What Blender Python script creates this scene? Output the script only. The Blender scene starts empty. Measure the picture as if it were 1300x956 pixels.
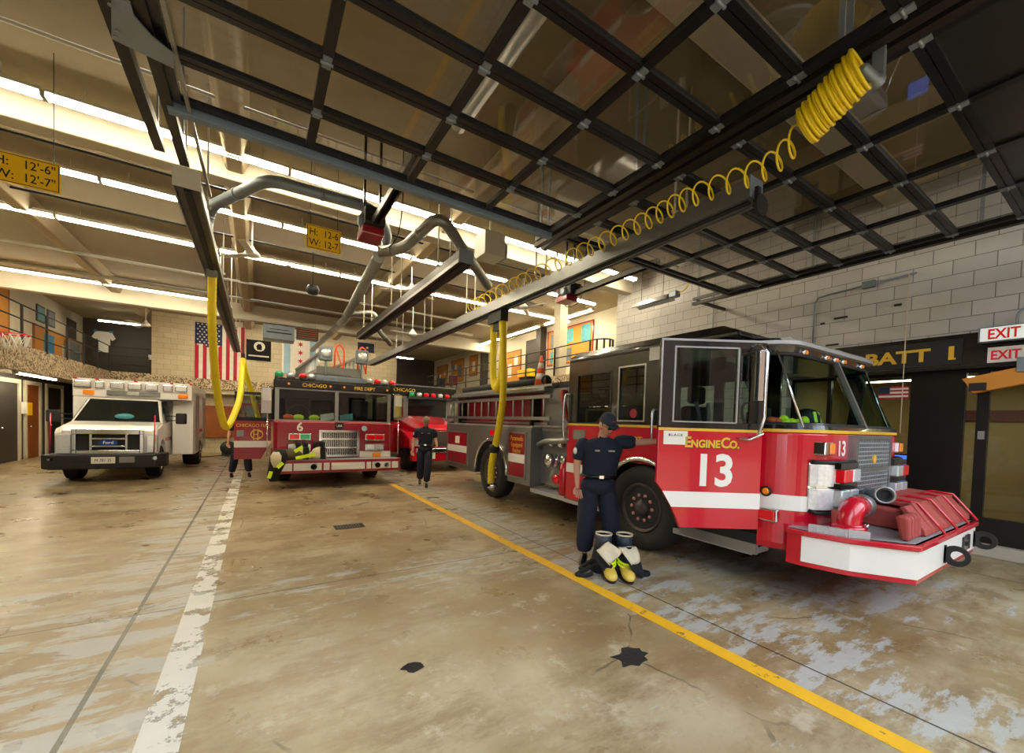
import bpy, bmesh, math, random
from mathutils import Vector, Matrix, Quaternion
random.seed(7)
sc = bpy.context.scene
C = sc.collection
PI = math.pi
# ---------------------------------------------------------------- camera
def _rot(y, p, r):
    cy, sy, cp, sp, cr, sr = math.cos(y), math.sin(y), math.cos(p), math.sin(p), math.cos(r), math.sin(r)
    Ry = Matrix(((cy, 0, -sy), (0, 1, 0), (sy, 0, cy)))
    Rp = Matrix(((1, 0, 0), (0, cp, sp), (0, -sp, cp)))
    Rr = Matrix(((cr, -sr, 0), (sr, cr, 0), (0, 0, 1)))
    return Rr @ Rp @ Ry
_M = _rot(.5620, -.0287, .0306)
def _w(r): return Vector((r[0], r[2], -r[1]))
_r, _u, _b = _w(_M[0]), -_w(_M[1]), -_w(_M[2])
cd = bpy.data.cameras.new('camera'); cam = bpy.data.objects.new('camera', cd); C.objects.link(cam)
cam.matrix_world = Matrix(((_r[0], _u[0], _b[0], 0), (_r[1], _u[1], _b[1], 0), (_r[2], _u[2], _b[2], 1.58), (0, 0, 0, 1)))
cd.sensor_width = 36; cd.lens = 516.18 / 1300 * 36; cd.shift_y = 73.48 / 1300; cd.clip_start = .05; cd.clip_end = 200
sc.camera = cam
# ---------------------------------------------------------------- light set-up
TUBE = 62.0         # strength of the fluorescent tubes
SKY = 5.0           # daylight through the open doors
sc.view_settings.view_transform = 'Standard'; sc.view_settings.look = 'None'
sc.view_settings.gamma = 1; sc.view_settings.use_curve_mapping = False
sc.view_settings.exposure = 0.02
w = bpy.data.worlds.new('sky'); sc.world = w; w.use_nodes = True
nt = w.node_tree; nt.nodes.clear()
bg = nt.nodes.new('ShaderNodeBackground'); wo = nt.nodes.new('ShaderNodeOutputWorld')
bg.inputs[0].default_value = (.80, .90, 1.0, 1); bg.inputs[1].default_value = SKY
nt.links.new(bg.outputs[0], wo.inputs[0])
sd = bpy.data.lights.new('sun', 'SUN'); sd.energy = 7; sd.angle = .02; sd.color = (1, .95, .88)
so = bpy.data.objects.new('sun', sd); C.objects.link(so); so.rotation_euler = Vector((.15, -.36, -1)).to_track_quat('-Z', 'Y').to_euler()
for px, sx in ((1.2, 3.9), (5.25, 3.9)):          # portals: they only steer sampling of the sky through the two doorways
    ld = bpy.data.lights.new('portal', 'AREA'); ld.shape = 'RECTANGLE'; ld.size = sx; ld.size_y = 3.8
    lo = bpy.data.objects.new('daylight_portal', ld); C.objects.link(lo)
    lo.location = (px, -.5, 1.9); lo.rotation_euler = (PI / 2, 0, 0)
    try: ld.cycles.is_portal = True
    except Exception: pass
try:
    sc.cycles.max_bounces = 8; sc.cycles.transparent_max_bounces = 16; sc.cycles.sample_clamp_indirect = 6
    sc.cycles.use_denoising = True; sc.cycles.caustics_reflective = False; sc.cycles.caustics_refractive = False
except Exception: pass
# ---------------------------------------------------------------- materials
def lin(h):
    h = h.lstrip('#'); v = [int(h[i:i + 2], 16) / 255 for i in (0, 2, 4)]
    return tuple((c / 12.92 if c <= .04045 else ((c + .055) / 1.055) ** 2.4) for c in v) + (1,)
def N(t, ty, **kw):
    n = t.nodes.new('ShaderNode' + ty)
    for k, v in kw.items():
        if k in ('operation', 'blend_type', 'data_type', 'noise_dimensions', 'feature', 'interpolation_type', 'distance'): setattr(n, k, v)
        else:
            key = k.replace('_', ' ')
            (n.inputs[int(k[1:])] if k[0] == 'i' and k[1:].isdigit() else n.inputs[key]).default_value = v
    return n
def mat(name, col, rough=.5, metal=0., var=.12, scale=6, bump=0., emit=0, ecol=None, spec=.5, coat=0.):
    m = bpy.data.materials.new(name); m.use_nodes = True; t = m.node_tree; b = t.nodes['Principled BSDF']
    c = lin(col) if isinstance(col, str) else tuple(col) + (1,)
    b.inputs['Roughness'].default_value = rough; b.inputs['Metallic'].default_value = metal
    b.inputs['Specular IOR Level'].default_value = spec
    if coat: b.inputs['Coat Weight'].default_value = coat; b.inputs['Coat Roughness'].default_value = .06
    tc = N(t, 'TexCoord'); no = N(t, 'TexNoise', Scale=scale, Detail=5.); t.links.new(tc.outputs['Object'], no.inputs['Vector'])
    mx = N(t, 'Mix', data_type='RGBA'); t.links.new(no.outputs[0], mx.inputs[0])
    mx.inputs[6].default_value = tuple(x * (1 - var) for x in c[:3]) + (1,); mx.inputs[7].default_value = tuple(min(1, x * (1 + var)) for x in c[:3]) + (1,)
    t.links.new(mx.outputs[2], b.inputs['Base Color'])
    if bump:
        bp = N(t, 'Bump', Strength=bump, Distance=.01); t.links.new(no.outputs[0], bp.inputs['Height']); t.links.new(bp.outputs[0], b.inputs['Normal'])
    if emit: b.inputs['Emission Color'].default_value = lin(ecol or col); b.inputs['Emission Strength'].default_value = emit
    return m
def glassmat(name, tint=(.8, .85, .85), base=.06, rough=.02, refl=1.):
    m = bpy.data.materials.new(name); m.use_nodes = True; t = m.node_tree; t.nodes.clear()
    o = N(t, 'OutputMaterial'); mx = N(t, 'MixShader'); tr = N(t, 'BsdfTransparent'); gl = N(t, 'BsdfGlossy')
    tr.inputs[0].default_value = tint + (1,); gl.inputs['Color'].default_value = (refl, refl, refl, 1); gl.inputs['Roughness'].default_value = rough
    fr = N(t, 'Fresnel', IOR=1.5); ad = N(t, 'Math', operation='ADD'); ad.inputs[1].default_value = base; ad.use_clamp = True
    t.links.new(fr.outputs[0], ad.inputs[0]); ge = N(t, 'NewGeometry'); iv = N(t, 'Math', operation='SUBTRACT'); iv.inputs[0].default_value = 1; t.links.new(ge.outputs['Backfacing'], iv.inputs[1])
    mu = N(t, 'Math', operation='MULTIPLY'); t.links.new(ad.outputs[0], mu.inputs[0]); t.links.new(iv.outputs[0], mu.inputs[1]); t.links.new(mu.outputs[0], mx.inputs[0])
    t.links.new(tr.outputs[0], mx.inputs[1]); t.links.new(gl.outputs[0], mx.inputs[2]); t.links.new(mx.outputs[0], o.inputs[0])
    return m
MT = {}
def mk():
    A = MT
    A['red'] = mat('fire_red', '#c4122a', .22, coat=.6, var=.05); A['dred'] = mat('maroon_red', '#8f1226', .28, coat=.5, var=.06)
    A['black'] = mat('black_paint', '#0e0f11', .22, coat=.6); A['mblack'] = mat('matt_black', '#131314', .6); A['rubber'] = mat('rubber', '#1b1b1b', .8, bump=.2, scale=30)
    A['white'] = mat('white_paint', '#eceae6', .3, coat=.3, var=.03); A['cream'] = mat('cream_paint', '#cfc6ae', .6, var=.07, scale=2)
    A['gold'] = mat('gold_letter', '#e2b43a', .35, var=.05); A['chrome'] = mat('chrome', '#dddfe2', .12, 1., var=.03); A['alu'] = mat('aluminium', '#a9abac', .35, .9, var=.1)
    A['steel'] = mat('brushed_steel', '#8f9090', .4, .8, var=.15, scale=20); A['tread'] = mat('tread_plate', '#b5b7ba', .45, .55, bump=.6, scale=90)
    A['galv'] = mat('galvanised', '#7f8a94', .45, .5, var=.2, scale=9); A['duct'] = mat('duct_metal', '#8c8d8a', .38, .75, var=.18, scale=8)
    A['dkbar'] = mat('anodised_black', '#16171a', .32, .3, var=.2); A['dkbrown'] = mat('dark_rail', '#2a2520', .4, .5, var=.3)
    A['yhose'] = mat('yellow_hose', '#e6cf1f', .45, var=.08, scale=12, bump=.2); A['ycoil'] = mat('yellow_coil', '#e8cc16', .3, var=.06)
    A['sign'] = mat('sign_yellow', '#ffcc1c', .4, var=.05); A['amber'] = mat('amber_lens', '#e8830f', .15, coat=.5, emit=.15); A['rlens'] = mat('red_lens', '#d0101c', .12, coat=.6, emit=.12)
    A['glens'] = mat('green_lens', '#0d8f5c', .12, coat=.6, emit=.15); A['clens'] = mat('clear_lens', '#d7dce0', .08, .35, var=.25, scale=40, coat=.6)
    A['navy'] = mat('navy_cloth', '#10172a', .85, var=.25, scale=25, bump=.3); A['skin'] = mat('skin', '#c08d74', .55, var=.08, spec=.4)
    A['shoe'] = mat('shoe_leather', '#0c0c0e', .3); A['hair'] = mat('grey_hair', '#8d8273', .8, scale=40, bump=.4); A['dhair'] = mat('brown_hair', '#4a3a2d', .8, scale=40, bump=.4)
    A['cap'] = mat('cap_cloth', '#232937', .8, bump=.2, scale=40); A['canvas'] = mat('cream_canvas', '#d8cdb2', .85, var=.15, scale=20, bump=.4)
    A['bkcloth'] = mat('black_cloth', '#121315', .9, var=.3, scale=20, bump=.3); A['lime'] = mat('lime_stripe', '#cfe81a', .5, emit=.1); A['toe'] = mat('yellow_rubber', '#d9b84e', .45)
    A['brhose'] = mat('red_brown_hose', '#9c3f38', .7, var=.15, scale=25, bump=.3); A['orange'] = mat('orange_plastic', '#ef5a24', .45); A['wood'] = mat('brown_wood', '#8a4a16', .5, var=.2, scale=3)
    A['cork'] = mat('cork_board', '#c08232', .8, var=.12, scale=25); A['paper'] = mat('paper', '#e6e4dc', .8); A['blue'] = mat('blue_print', '#2f7fb0', .6, var=.5, scale=8)
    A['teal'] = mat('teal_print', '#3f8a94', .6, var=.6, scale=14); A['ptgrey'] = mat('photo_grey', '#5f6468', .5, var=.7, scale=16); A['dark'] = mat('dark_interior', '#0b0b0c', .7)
    A['dkwall'] = mat('dark_brown_panel', '#2e2721', .6, var=.15); A['bronze'] = mat('bronze_frame', '#262220', .35, .5); A['exitw'] = mat('exit_face', '#e8eeea', .4, emit=.35, ecol='#e6f0ea')
    A['exitr'] = mat('exit_letters', '#c8161f', .4, emit=.25, ecol='#c8161f'); A['tube'] = mat('fluorescent_tube', '#fff6dd', .4, emit=TUBE, ecol='#fff0cf'); A['house'] = mat('lamp_housing', '#c9c6bb', .5)
    A['fred'] = mat('flag_red', '#a81c30', .8); A['fblue'] = mat('flag_blue', '#1a2547', .8); A['fwhite'] = mat('flag_white', '#ded9cc', .8); A['ltblue'] = mat('flag_light_blue', '#8fb3c4', .8)
    A['conduit'] = mat('conduit_paint', '#b9b5a6', .5); A['maroon'] = mat('maroon_vinyl', '#6a2028', .5); A['screen'] = mat('lit_screen', '#5f86ff', .3, emit=1.6, ecol='#5a80ff'); A['board'] = mat('orange_panel', '#c9832a', .5, var=.1, scale=2)
    A['glass'] = glassmat('window_glass', (.72, .80, .78), .0); A['dglass'] = glassmat('door_pane', (.88, .87, .85), .07, .03, .8); A['lglass'] = glassmat('lamp_glass', (.9, .92, .92), .08)
    A['wglass'] = glassmat('windscreen_glass', (.55, .72, .70), .05); A['stone'] = mat('pale_concrete', '#b3ab9b', .7, var=.12, scale=5); A['lobby'] = mat('lobby_wall', '#b59b6b', .7, var=.1)
mk()
# ---------------------------------------------------------------- mesh helpers (all in world coordinates)
ORG = {}
class MB:
    def __init__(s): s.b = bmesh.new()
    def _v(s, pts): return [s.b.verts.new(p) for p in pts]
    def face(s, pts): s.b.faces.new(s._v(pts)); return s
    def hexa(s, p):
        v = s._v(p)
        for f in ((0, 3, 2, 1), (4, 5, 6, 7), (0, 1, 5, 4), (1, 2, 6, 5), (2, 3, 7, 6), (3, 0, 4, 7)): s.b.faces.new([v[i] for i in f])
        return s
    def box(s, x0, x1, y0, y1, z0, z1):
        return s.hexa([(x0, y0, z0), (x1, y0, z0), (x1, y1, z0), (x0, y1, z0), (x0, y0, z1), (x1, y0, z1), (x1, y1, z1), (x0, y1, z1)])
    def obox(s, c, u, v, n, a, b, d):   # centre, axes, full sizes
        c, u, v, n = Vector(c), Vector(u).normalized() * a / 2, Vector(v).normalized() * b / 2, Vector(n).normalized() * d / 2
        return s.hexa([c - u - v - n, c + u - v - n, c + u + v - n, c - u + v - n, c - u - v + n, c + u - v + n, c + u + v + n, c - u + v + n])
    def bar(s, p, q, w, h=None, up=(0, 0, 1)):
        p, q = Vector(p), Vector(q); d = q - p; u = d.cross(Vector(up))
        if u.length < 1e-6: u = d.cross(Vector((1, 0, 0)))
        return s.obox((p + q) / 2, d, u, u.cross(d), d.length, w, h or w)
    def tube(s, pts, r, seg=8, closed=False, cap=True):
        pts = [Vector(p) for p in pts]; n = len(pts); rr = r if isinstance(r, (list, tuple)) else [r] * n
        rings = []; ref = None
        for i, p in enumerate(pts):
            a = pts[i - 1] if (i or closed) else p; b = pts[(i + 1) % n] if (i < n - 1 or closed) else p
            d = (b - a).normalized() if (b - a).length > 1e-9 else Vector((0, 0, 1))
            if ref is None: ref = d.orthogonal().normalized()
            ref = (ref - d * ref.dot(d)); ref = ref.normalized() if ref.length > 1e-6 else d.orthogonal().normalized()
            k = d.cross(ref)
            rings.append(s._v([p + (ref * math.cos(2 * PI * j / seg) + k * math.sin(2 * PI * j / seg)) * rr[i] for j in range(seg)]))
        m = n if closed else n - 1
        for i in range(m):
            A, B = rings[i], rings[(i + 1) % n]
            for j in range(seg):
                f = s.b.faces.new((A[j], A[(j + 1) % seg], B[(j + 1) % seg], B[j])); f.smooth = True
        if cap and not closed: s.b.faces.new(rings[0][::-1]); s.b.faces.new(rings[-1])
        return s
    def cyl(s, p, q, r, r2=None, seg=16): return s.tube([p, q], [r, r if r2 is None else r2], seg)
    def lathe(s, c, ax, prof, seg=20):    # prof: (radius, distance along axis)
        c, ax = Vector(c), Vector(ax).normalized(); u = ax.orthogonal().normalized(); k = ax.cross(u)
        rings = [s._v([c + ax * h + (u * math.cos(2 * PI * j / seg) + k * math.sin(2 * PI * j / seg)) * max(r, 1e-4) for j in range(seg)]) for r, h in prof]
        for A, B in zip(rings, rings[1:]):
            for j in range(seg): f = s.b.faces.new((A[j], A[(j + 1) % seg], B[(j + 1) % seg], B[j])); f.smooth = True
        s.b.faces.new(rings[0][::-1]); s.b.faces.new(rings[-1]); return s
    def prism(s, poly, ax, a, b):         # poly in the two other axes (order x,y,z without ax)
        def P(q, t):
            l = list(q); l.insert(ax, t); return l
        A, B = s._v([P(q, a) for q in poly]), s._v([P(q, b) for q in poly]); n = len(poly)
        s.b.faces.new(A[::-1]); s.b.faces.new(B)
        for i in range(n): s.b.faces.new((A[i], A[(i + 1) % n], B[(i + 1) % n], B[i]))
        return s
    def loft(s, rings, cap=True, closed=True, smooth=False):
        R = [s._v(r) for r in rings]; n = len(rings[0])
        for A, B in zip(R, R[1:]):
            for j in range(n if closed else n - 1): f = s.b.faces.new((A[j], A[(j + 1) % n], B[(j + 1) % n], B[j])); f.smooth = smooth
        if cap: s.b.faces.new(R[0][::-1]); s.b.faces.new(R[-1])
        return s
    def ball(s, c, r, sc3=(1, 1, 1), seg=14):
        m = Matrix.Translation(c) @ Matrix.Diagonal((r * sc3[0], r * sc3[1], r * sc3[2], 1))
        for v in bmesh.ops.create_uvsphere(s.b, u_segments=seg, v_segments=max(6, seg * 2 // 3), radius=1, matrix=m)['verts']:
            for f in v.link_faces: f.smooth = True
        return s
    def wall(s, ax, c0, c1, a0, a1, z0, z1, holes=()):   # slab across axis ax with rectangular holes (a0,a1,z0,z1)
        A = sorted({a0, a1, *[h[0] for h in holes], *[h[1] for h in holes]}); Z = sorted({z0, z1, *[h[2] for h in holes], *[h[3] for h in holes]})
        for i in range(len(A) - 1):
            for j in range(len(Z) - 1):
                ma, mz = (A[i] + A[i + 1]) / 2, (Z[j] + Z[j + 1]) / 2
                if ma < a0 or ma > a1 or mz < z0 or mz > z1 or any(h[0] < ma < h[1] and h[2] < mz < h[3] for h in holes): continue
                if ax == 0: s.box(c0, c1, A[i], A[i + 1], Z[j], Z[j + 1])
                elif ax == 1: s.box(A[i], A[i + 1], c0, c1, Z[j], Z[j + 1])
        return s
    def build(s, name, m, parent=None, bevel=0., label=None, sub=0):
        bmesh.ops.recalc_face_normals(s.b, faces=s.b.faces)
        root = parent
        while root is not None and root.parent is not None: root = root.parent
        off = ORG.get(root.name, Vector()) if root is not None else Vector()
        if off.length: bmesh.ops.translate(s.b, verts=s.b.verts, vec=-off)
        me = bpy.data.meshes.new(name); s.b.to_mesh(me); s.b.free()
        me.materials.append(MT[m] if isinstance(m, str) else m)
        o = bpy.data.objects.new(name, me); C.objects.link(o)
        if parent is not None: o.parent = parent
        if bevel:
            md = o.modifiers.new('bevel', 'BEVEL'); md.width = bevel; md.segments = 2; md.limit_method = 'ANGLE'; md.angle_limit = .7
        if sub:
            md = o.modifiers.new('sub', 'SUBSURF'); md.levels = md.render_levels = sub
        if label: o['label'] = label
        return o
def T(name, loc, label, cat, group=None):
    o = bpy.data.objects.new(name, None); C.objects.link(o); o.location = loc; o.empty_display_size = .1
    o['label'] = label; o['category'] = cat
    if group: o['group'] = group
    ORG[o.name] = Vector(loc); return o
def tag(o, label, cat, group=None, kind=None):
    o['label'] = label; o['category'] = cat
    if group: o['group'] = group
    if kind: o['kind'] = kind
    return o
def struct(name, mb, m, label=None, bevel=0.):
    o = mb.build(name, m, None, bevel); o['kind'] = 'structure'
    if label: o['label'] = label
    return o
def tree(o):
    r = [o]
    for c in [x for x in bpy.data.objects if x.parent == o]: r += tree(c)
    return r
def dup(o, delta, label, parent=None, rz=0., copies=None):
    c = o.copy(); C.objects.link(c)
    if parent is not None: c.parent = parent
    else:
        c.location = o.location + Vector(delta); c.rotation_euler.z = o.rotation_euler.z + rz
        c['label'] = label; ORG[c.name] = ORG.get(o.name, Vector()) + Vector(delta)
    for ch in [x for x in o.children]: dup(ch, (0, 0, 0), None, c)
    return c
def text(s, name, m, parent, size, org, right, up=(0, 0, 1), ext=.002, align='CENTER', bold=0., sx=1., label=None, kind=None):
    cu = bpy.data.curves.new(name, 'FONT'); cu.body = s; cu.size = size; cu.extrude = ext; cu.align_x = align; cu.offset = bold; cu.resolution_u = 3
    ob = bpy.data.objects.new('tmp', cu); C.objects.link(ob)
    dg = bpy.context.evaluated_depsgraph_get(); me = bpy.data.meshes.new_from_object(ob.evaluated_get(dg))
    bpy.data.objects.remove(ob); bpy.data.curves.remove(cu)
    r, u = Vector(right).normalized(), Vector(up).normalized(); n = r.cross(u)
    mb = MB(); mb.b.from_mesh(me); bpy.data.meshes.remove(me)
    M = Matrix(((r[0] * sx, u[0], n[0], org[0]), (r[1] * sx, u[1], n[1], org[1]), (r[2] * sx, u[2], n[2], org[2]), (0, 0, 0, 1)))
    mb.b.transform(M)
    o = mb.build(name, m, parent, label=label)
    if parent is None and kind: o['kind'] = kind
    return o
def arc(c, r, a0, a1, n): return [(c[0] + r * math.cos(a0 + (a1 - a0) * i / n), c[1] + r * math.sin(a0 + (a1 - a0) * i / n)) for i in range(n + 1)]
def spline(pts, n=8):
    P = [Vector(p) for p in pts]; out = []
    for i in range(len(P) - 1):
        a, b, c, d = P[max(i - 1, 0)], P[i], P[i + 1], P[min(i + 2, len(P) - 1)]
        for k in range(n):
            t = k / n; out.append(.5 * ((2 * b) + (c - a) * t + (2 * a - 5 * b + 4 * c - d) * t * t + (3 * b - a - 3 * c + d) * t ** 3))
    return out + [P[-1]]
# ================================================================ THE BUILDING
def floor_mat():
    m = bpy.data.materials.new('garage_concrete'); m.use_nodes = True; t = m.node_tree; b = t.nodes['Principled BSDF']; L = t.links.new
    tc = N(t, 'TexCoord'); P = tc.outputs['Object']; sp = N(t, 'SeparateXYZ'); L(P, sp.inputs[0])
    def noise(scale, det=6., rough=.6, sx=1., sy=1.):
        mp = N(t, 'Mapping'); mp.inputs['Scale'].default_value = (sx, sy, 1); L(P, mp.inputs[0])
        n = N(t, 'TexNoise', Scale=scale, Detail=det, Roughness=rough); L(mp.outputs[0], n.inputs['Vector']); return n.outputs[0]
    def mth(op, a, bb=None, c=None, clamp=False):
        n = N(t, 'Math', operation=op); n.use_clamp = clamp
        for i, v in enumerate((a, bb, c)):
            if v is None: continue
            if isinstance(v, (int, float)): n.inputs[i].default_value = v
            else: L(v, n.inputs[i])
        return n.outputs[0]
    def ramp(v, lo, hi):
        n = N(t, 'MapRange'); n.interpolation_type = 'SMOOTHSTEP'; L(v, n.inputs[0]); n.inputs[1].default_value = lo; n.inputs[2].default_value = hi; return n.outputs[0]
    def mix(f, a, bb):
        n = N(t, 'Mix', data_type='RGBA'); L(f, n.inputs[0]) if not isinstance(f, (int, float)) else setattr(n.inputs[0], 'default_value', f)
        for i, v in ((6, a), (7, bb)):
            if isinstance(v, tuple): n.inputs[i].default_value = v
            else: L(v, n.inputs[i])
        return n.outputs[2]
    X, Y = sp.outputs[0], sp.outputs[1]
    c = mix(ramp(noise(.55, 8), .35, .65), lin('#846e48'), lin('#aea285'))
    c = mix(mth('MULTIPLY', ramp(noise(1.9, 10, .75, .6, 1.5), .45, .62), .8), c, lin('#7d6746')); c = mix(mth('MULTIPLY', ramp(noise(3.3, 10, .78), .54, .64), .5), c, lin('#c2b9a6'))
    c = mix(mth('MULTIPLY', ramp(noise(14, 9, .75), .5, .75), .3), c, lin('#6b573a'))
    # worn pale blue paint left along the joints and across the front bays, scraped along x
    def band(v, x0, w): return mth('SUBTRACT', 1., ramp(mth('ABSOLUTE', mth('SUBTRACT', v, x0)), w * .35, w))
    near = mth('SUBTRACT', 1., ramp(Y, 4., 9.))
    zone = mth('MAXIMUM', mth('MAXIMUM', band(X, -.78, .75), band(X, 3.3, .8)), mth('MULTIPLY', band(Y, 4.0, .9), .7))
    zone = mth('MAXIMUM', zone, mth('MULTIPLY', band(X, 5.2, 2.2), band(Y, 2.2, 2.0)))
    zone = mth('MAXIMUM', zone, mth('MULTIPLY', band(X, -2.2, 2.2), mth('MULTIPLY', near, .75)))
    zone = mth('MAXIMUM', zone, .28)
    thr = mth('ADD', noise(2.6, 10, .72, .55, 1.9), mth('MULTIPLY', zone, .2))
    pm = ramp(thr, .665, .735)
    c = mix(mth('MULTIPLY', pm, .75), c, lin('#adb1b0'))
    # oil and damp under the engines
    oil = mth('MULTIPLY', mth('MULTIPLY', band(X, 5.3, 1.7), mth('SUBTRACT', 1., ramp(mth('ABSOLUTE', mth('SUBTRACT', Y, 5.2)), 2.6, 4.4))), ramp(noise(1.3, 7), .34, .6))
    oil2 = mth('MULTIPLY', mth('MULTIPLY', band(X, 1.6, 1.6), band(Y, 9.2, 2.0)), ramp(noise(1.6, 7), .35, .6))
    oil3 = mth('MULTIPLY', mth('MULTIPLY', band(X, -2.7, 1.6), band(Y, 11.4, 1.6)), ramp(noise(1.6, 7), .35, .6))
    c = mix(mth('MULTIPLY', mth('MAXIMUM', oil, mth('MAXIMUM', oil2, oil3)), .62), c, lin('#463b2c'))
    # cracks
    vo = N(t, 'TexVoronoi', feature='DISTANCE_TO_EDGE', Scale=.42); nv = N(t, 'TexNoise', Scale=2.5, Detail=6.); L(P, nv.inputs['Vector'])
    mv = N(t, 'Mix', data_type='VECTOR'); mv.inputs[0].default_value = .12; L(P, mv.inputs[4]); L(nv.outputs['Color'], mv.inputs[5]); L(mv.outputs[1], vo.inputs['Vector'])
    crack = mth('MULTIPLY', mth('SUBTRACT', 1., ramp(vo.outputs['Distance'], .0015, .0035)), ramp(noise(.9, 3), .5, .56))
    def line(v, x0, w): return mth('LESS_THAN', mth('ABSOLUTE', mth('SUBTRACT', v, x0)), w)
    seam = line(X, -.775, .014)
    for v, x0 in ((X, 3.15), (Y, 4.16), (X, 7.08), (Y, 8.6), (Y, 13.), (X, -4.7)): seam = mth('MAXIMUM', seam, line(v, x0, .009))
    dark = mth('MAXIMUM', mth('MULTIPLY', crack, .55), mth('MULTIPLY', seam, .85))
    c = mix(dark, c, lin('#2b2620'))
    L(c, b.inputs['Base Color'])
    r = mth('ADD', mth('MULTIPLY', noise(1.7, 8), .55), .06); L(r, b.inputs['Roughness'])
    bp = N(t, 'Bump', Strength=.25, Distance=.004); L(mth('SUBTRACT', noise(9, 9), mth('MULTIPLY', dark, 2.)), bp.inputs['Height']); L(bp.outputs[0], b.inputs['Normal'])
    return m
def brick_mat(name, ax, c1, c2, mc, bw=.4, bh=.2, mort=.006):
    m = bpy.data.materials.new(name); m.use_nodes = True; t = m.node_tree; b = t.nodes['Principled BSDF']; L = t.links.new
    tc = N(t, 'TexCoord'); sp = N(t, 'SeparateXYZ'); L(tc.outputs['Object'], sp.inputs[0]); cb = N(t, 'CombineXYZ')
    L(sp.outputs[ax], cb.inputs[0]); L(sp.outputs[2], cb.inputs[1])
    br = N(t, 'TexBrick'); L(cb.outputs[0], br.inputs['Vector'])
    for k, v in (('Color1', lin(c1)), ('Color2', lin(c2)), ('Mortar', lin(mc)), ('Scale', 1.), ('Mortar Size', mort), ('Mortar Smooth', .3), ('Brick Width', bw), ('Row Height', bh)): br.inputs[k].default_value = v
    no = N(t, 'TexNoise', Scale=1.3, Detail=6.); L(tc.outputs['Object'], no.inputs['Vector'])
    mx = N(t, 'Mix', data_type='RGBA', blend_type='MULTIPLY'); mx.inputs[0].default_value = .35; L(br.outputs[0], mx.inputs[6]); L(no.outputs[0], mx.inputs[7])
    L(mx.outputs[2], b.inputs['Base Color']); b.inputs['Roughness'].default_value = .55
    bp = N(t, 'Bump', Strength=.35, Distance=.008); bp.invert = True; L(br.outputs['Fac'], bp.inputs['Height']); L(bp.outputs[0], b.inputs['Normal'])
    return m
def worn(name, col, thr, scale=3., sx=1.):
    m = mat(name, col, .5, var=.1); t = m.node_tree; L = t.links.new; b = t.nodes['Principled BSDF']
    tc = N(t, 'TexCoord'); mp = N(t, 'Mapping'); mp.inputs['Scale'].default_value = (sx, 1, 1); L(tc.outputs['Object'], mp.inputs[0])
    no = N(t, 'TexNoise', Scale=scale, Detail=10., Roughness=.72); L(mp.outputs[0], no.inputs['Vector'])
    r = N(t, 'MapRange'); L(no.outputs[0], r.inputs[0]); r.inputs[1].default_value = thr; r.inputs[2].default_value = thr + .03; L(r.outputs[0], b.inputs['Alpha']); return m
def mosaic():
    m = bpy.data.materials.new('mosaic_fascia'); m.use_nodes = True; t = m.node_tree; b = t.nodes['Principled BSDF']; L = t.links.new
    tc = N(t, 'TexCoord'); vo = N(t, 'TexVoronoi', Scale=26.); L(tc.outputs['Object'], vo.inputs['Vector'])
    cr = t.nodes.new('ShaderNodeValToRGB'); L(vo.outputs['Color'], cr.inputs[0]); e = cr.color_ramp.elements
    e[0].position = .25; e[0].color = lin('#5c4a38'); e[1].position = .75; e[1].color = lin('#cdc0a4'); k = e.new(.45); k.color = lin('#a88f6c')
    L(cr.outputs[0], b.inputs['Base Color']); b.inputs['Roughness'].default_value = .5; return m
MT['lobbyl'] = mat('lobby_diffuser', '#fff1d0', .5, emit=22, ecol='#ffe9c0'); MT['floor'] = floor_mat(); MT['dkwall2'] = mat('added_street_wall', '#6b5545', .8, var=.2)
MT['joist'] = mat('joist_concrete', '#a8987a', .8, var=.1, scale=1.5); MT['ceil'] = mat('ceiling_concrete', '#93866b', .85, var=.14, scale=1.2); MT['beam'] = mat('beam_paint', '#c6bfac', .7, var=.08, scale=1.5)
MT['brickR'] = brick_mat('block_wall_right', 1, '#cdc9c4', '#d8d4d0', '#8b8680', .4, .2)
MT['brickB'] = brick_mat('block_wall_back', 0, '#cdbf9d', '#d6c9a8', '#a89a7a', .4, .2)
MT['yline'] = worn('yellow_line_paint', '#e0ac1e', .37, 5.); MT['wline'] = worn('white_line_paint', '#dcdad2', .46, 3.2)
MT['mosaic'] = mosaic(); MT['hole'] = mat('broken_concrete', '#141210', .95, var=.6, scale=30, bump=1.)
H = 5.35
struct('floor', MB().box(-25, 30, -18, 26.5, -.2, 0), 'floor')
struct('wall_added_opposite', MB().wall(1, -18.4, -18, -25, 30, 0, 9, [(-20 + 4 * k, -18 + 4 * k, 3.6 * j + 1.2, 3.6 * j + 3.0) for k in range(12) for j in range(2)]).box(-25, 30, -18.6, -18.4, 0, 9), 'dkwall2')  # unseen wall added to darken windscreen reflections and bounce sunlight inside
struct('ceiling', MB().box(-9, 12.5, -.6, 26.5, H, H + .2), 'ceil')
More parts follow.
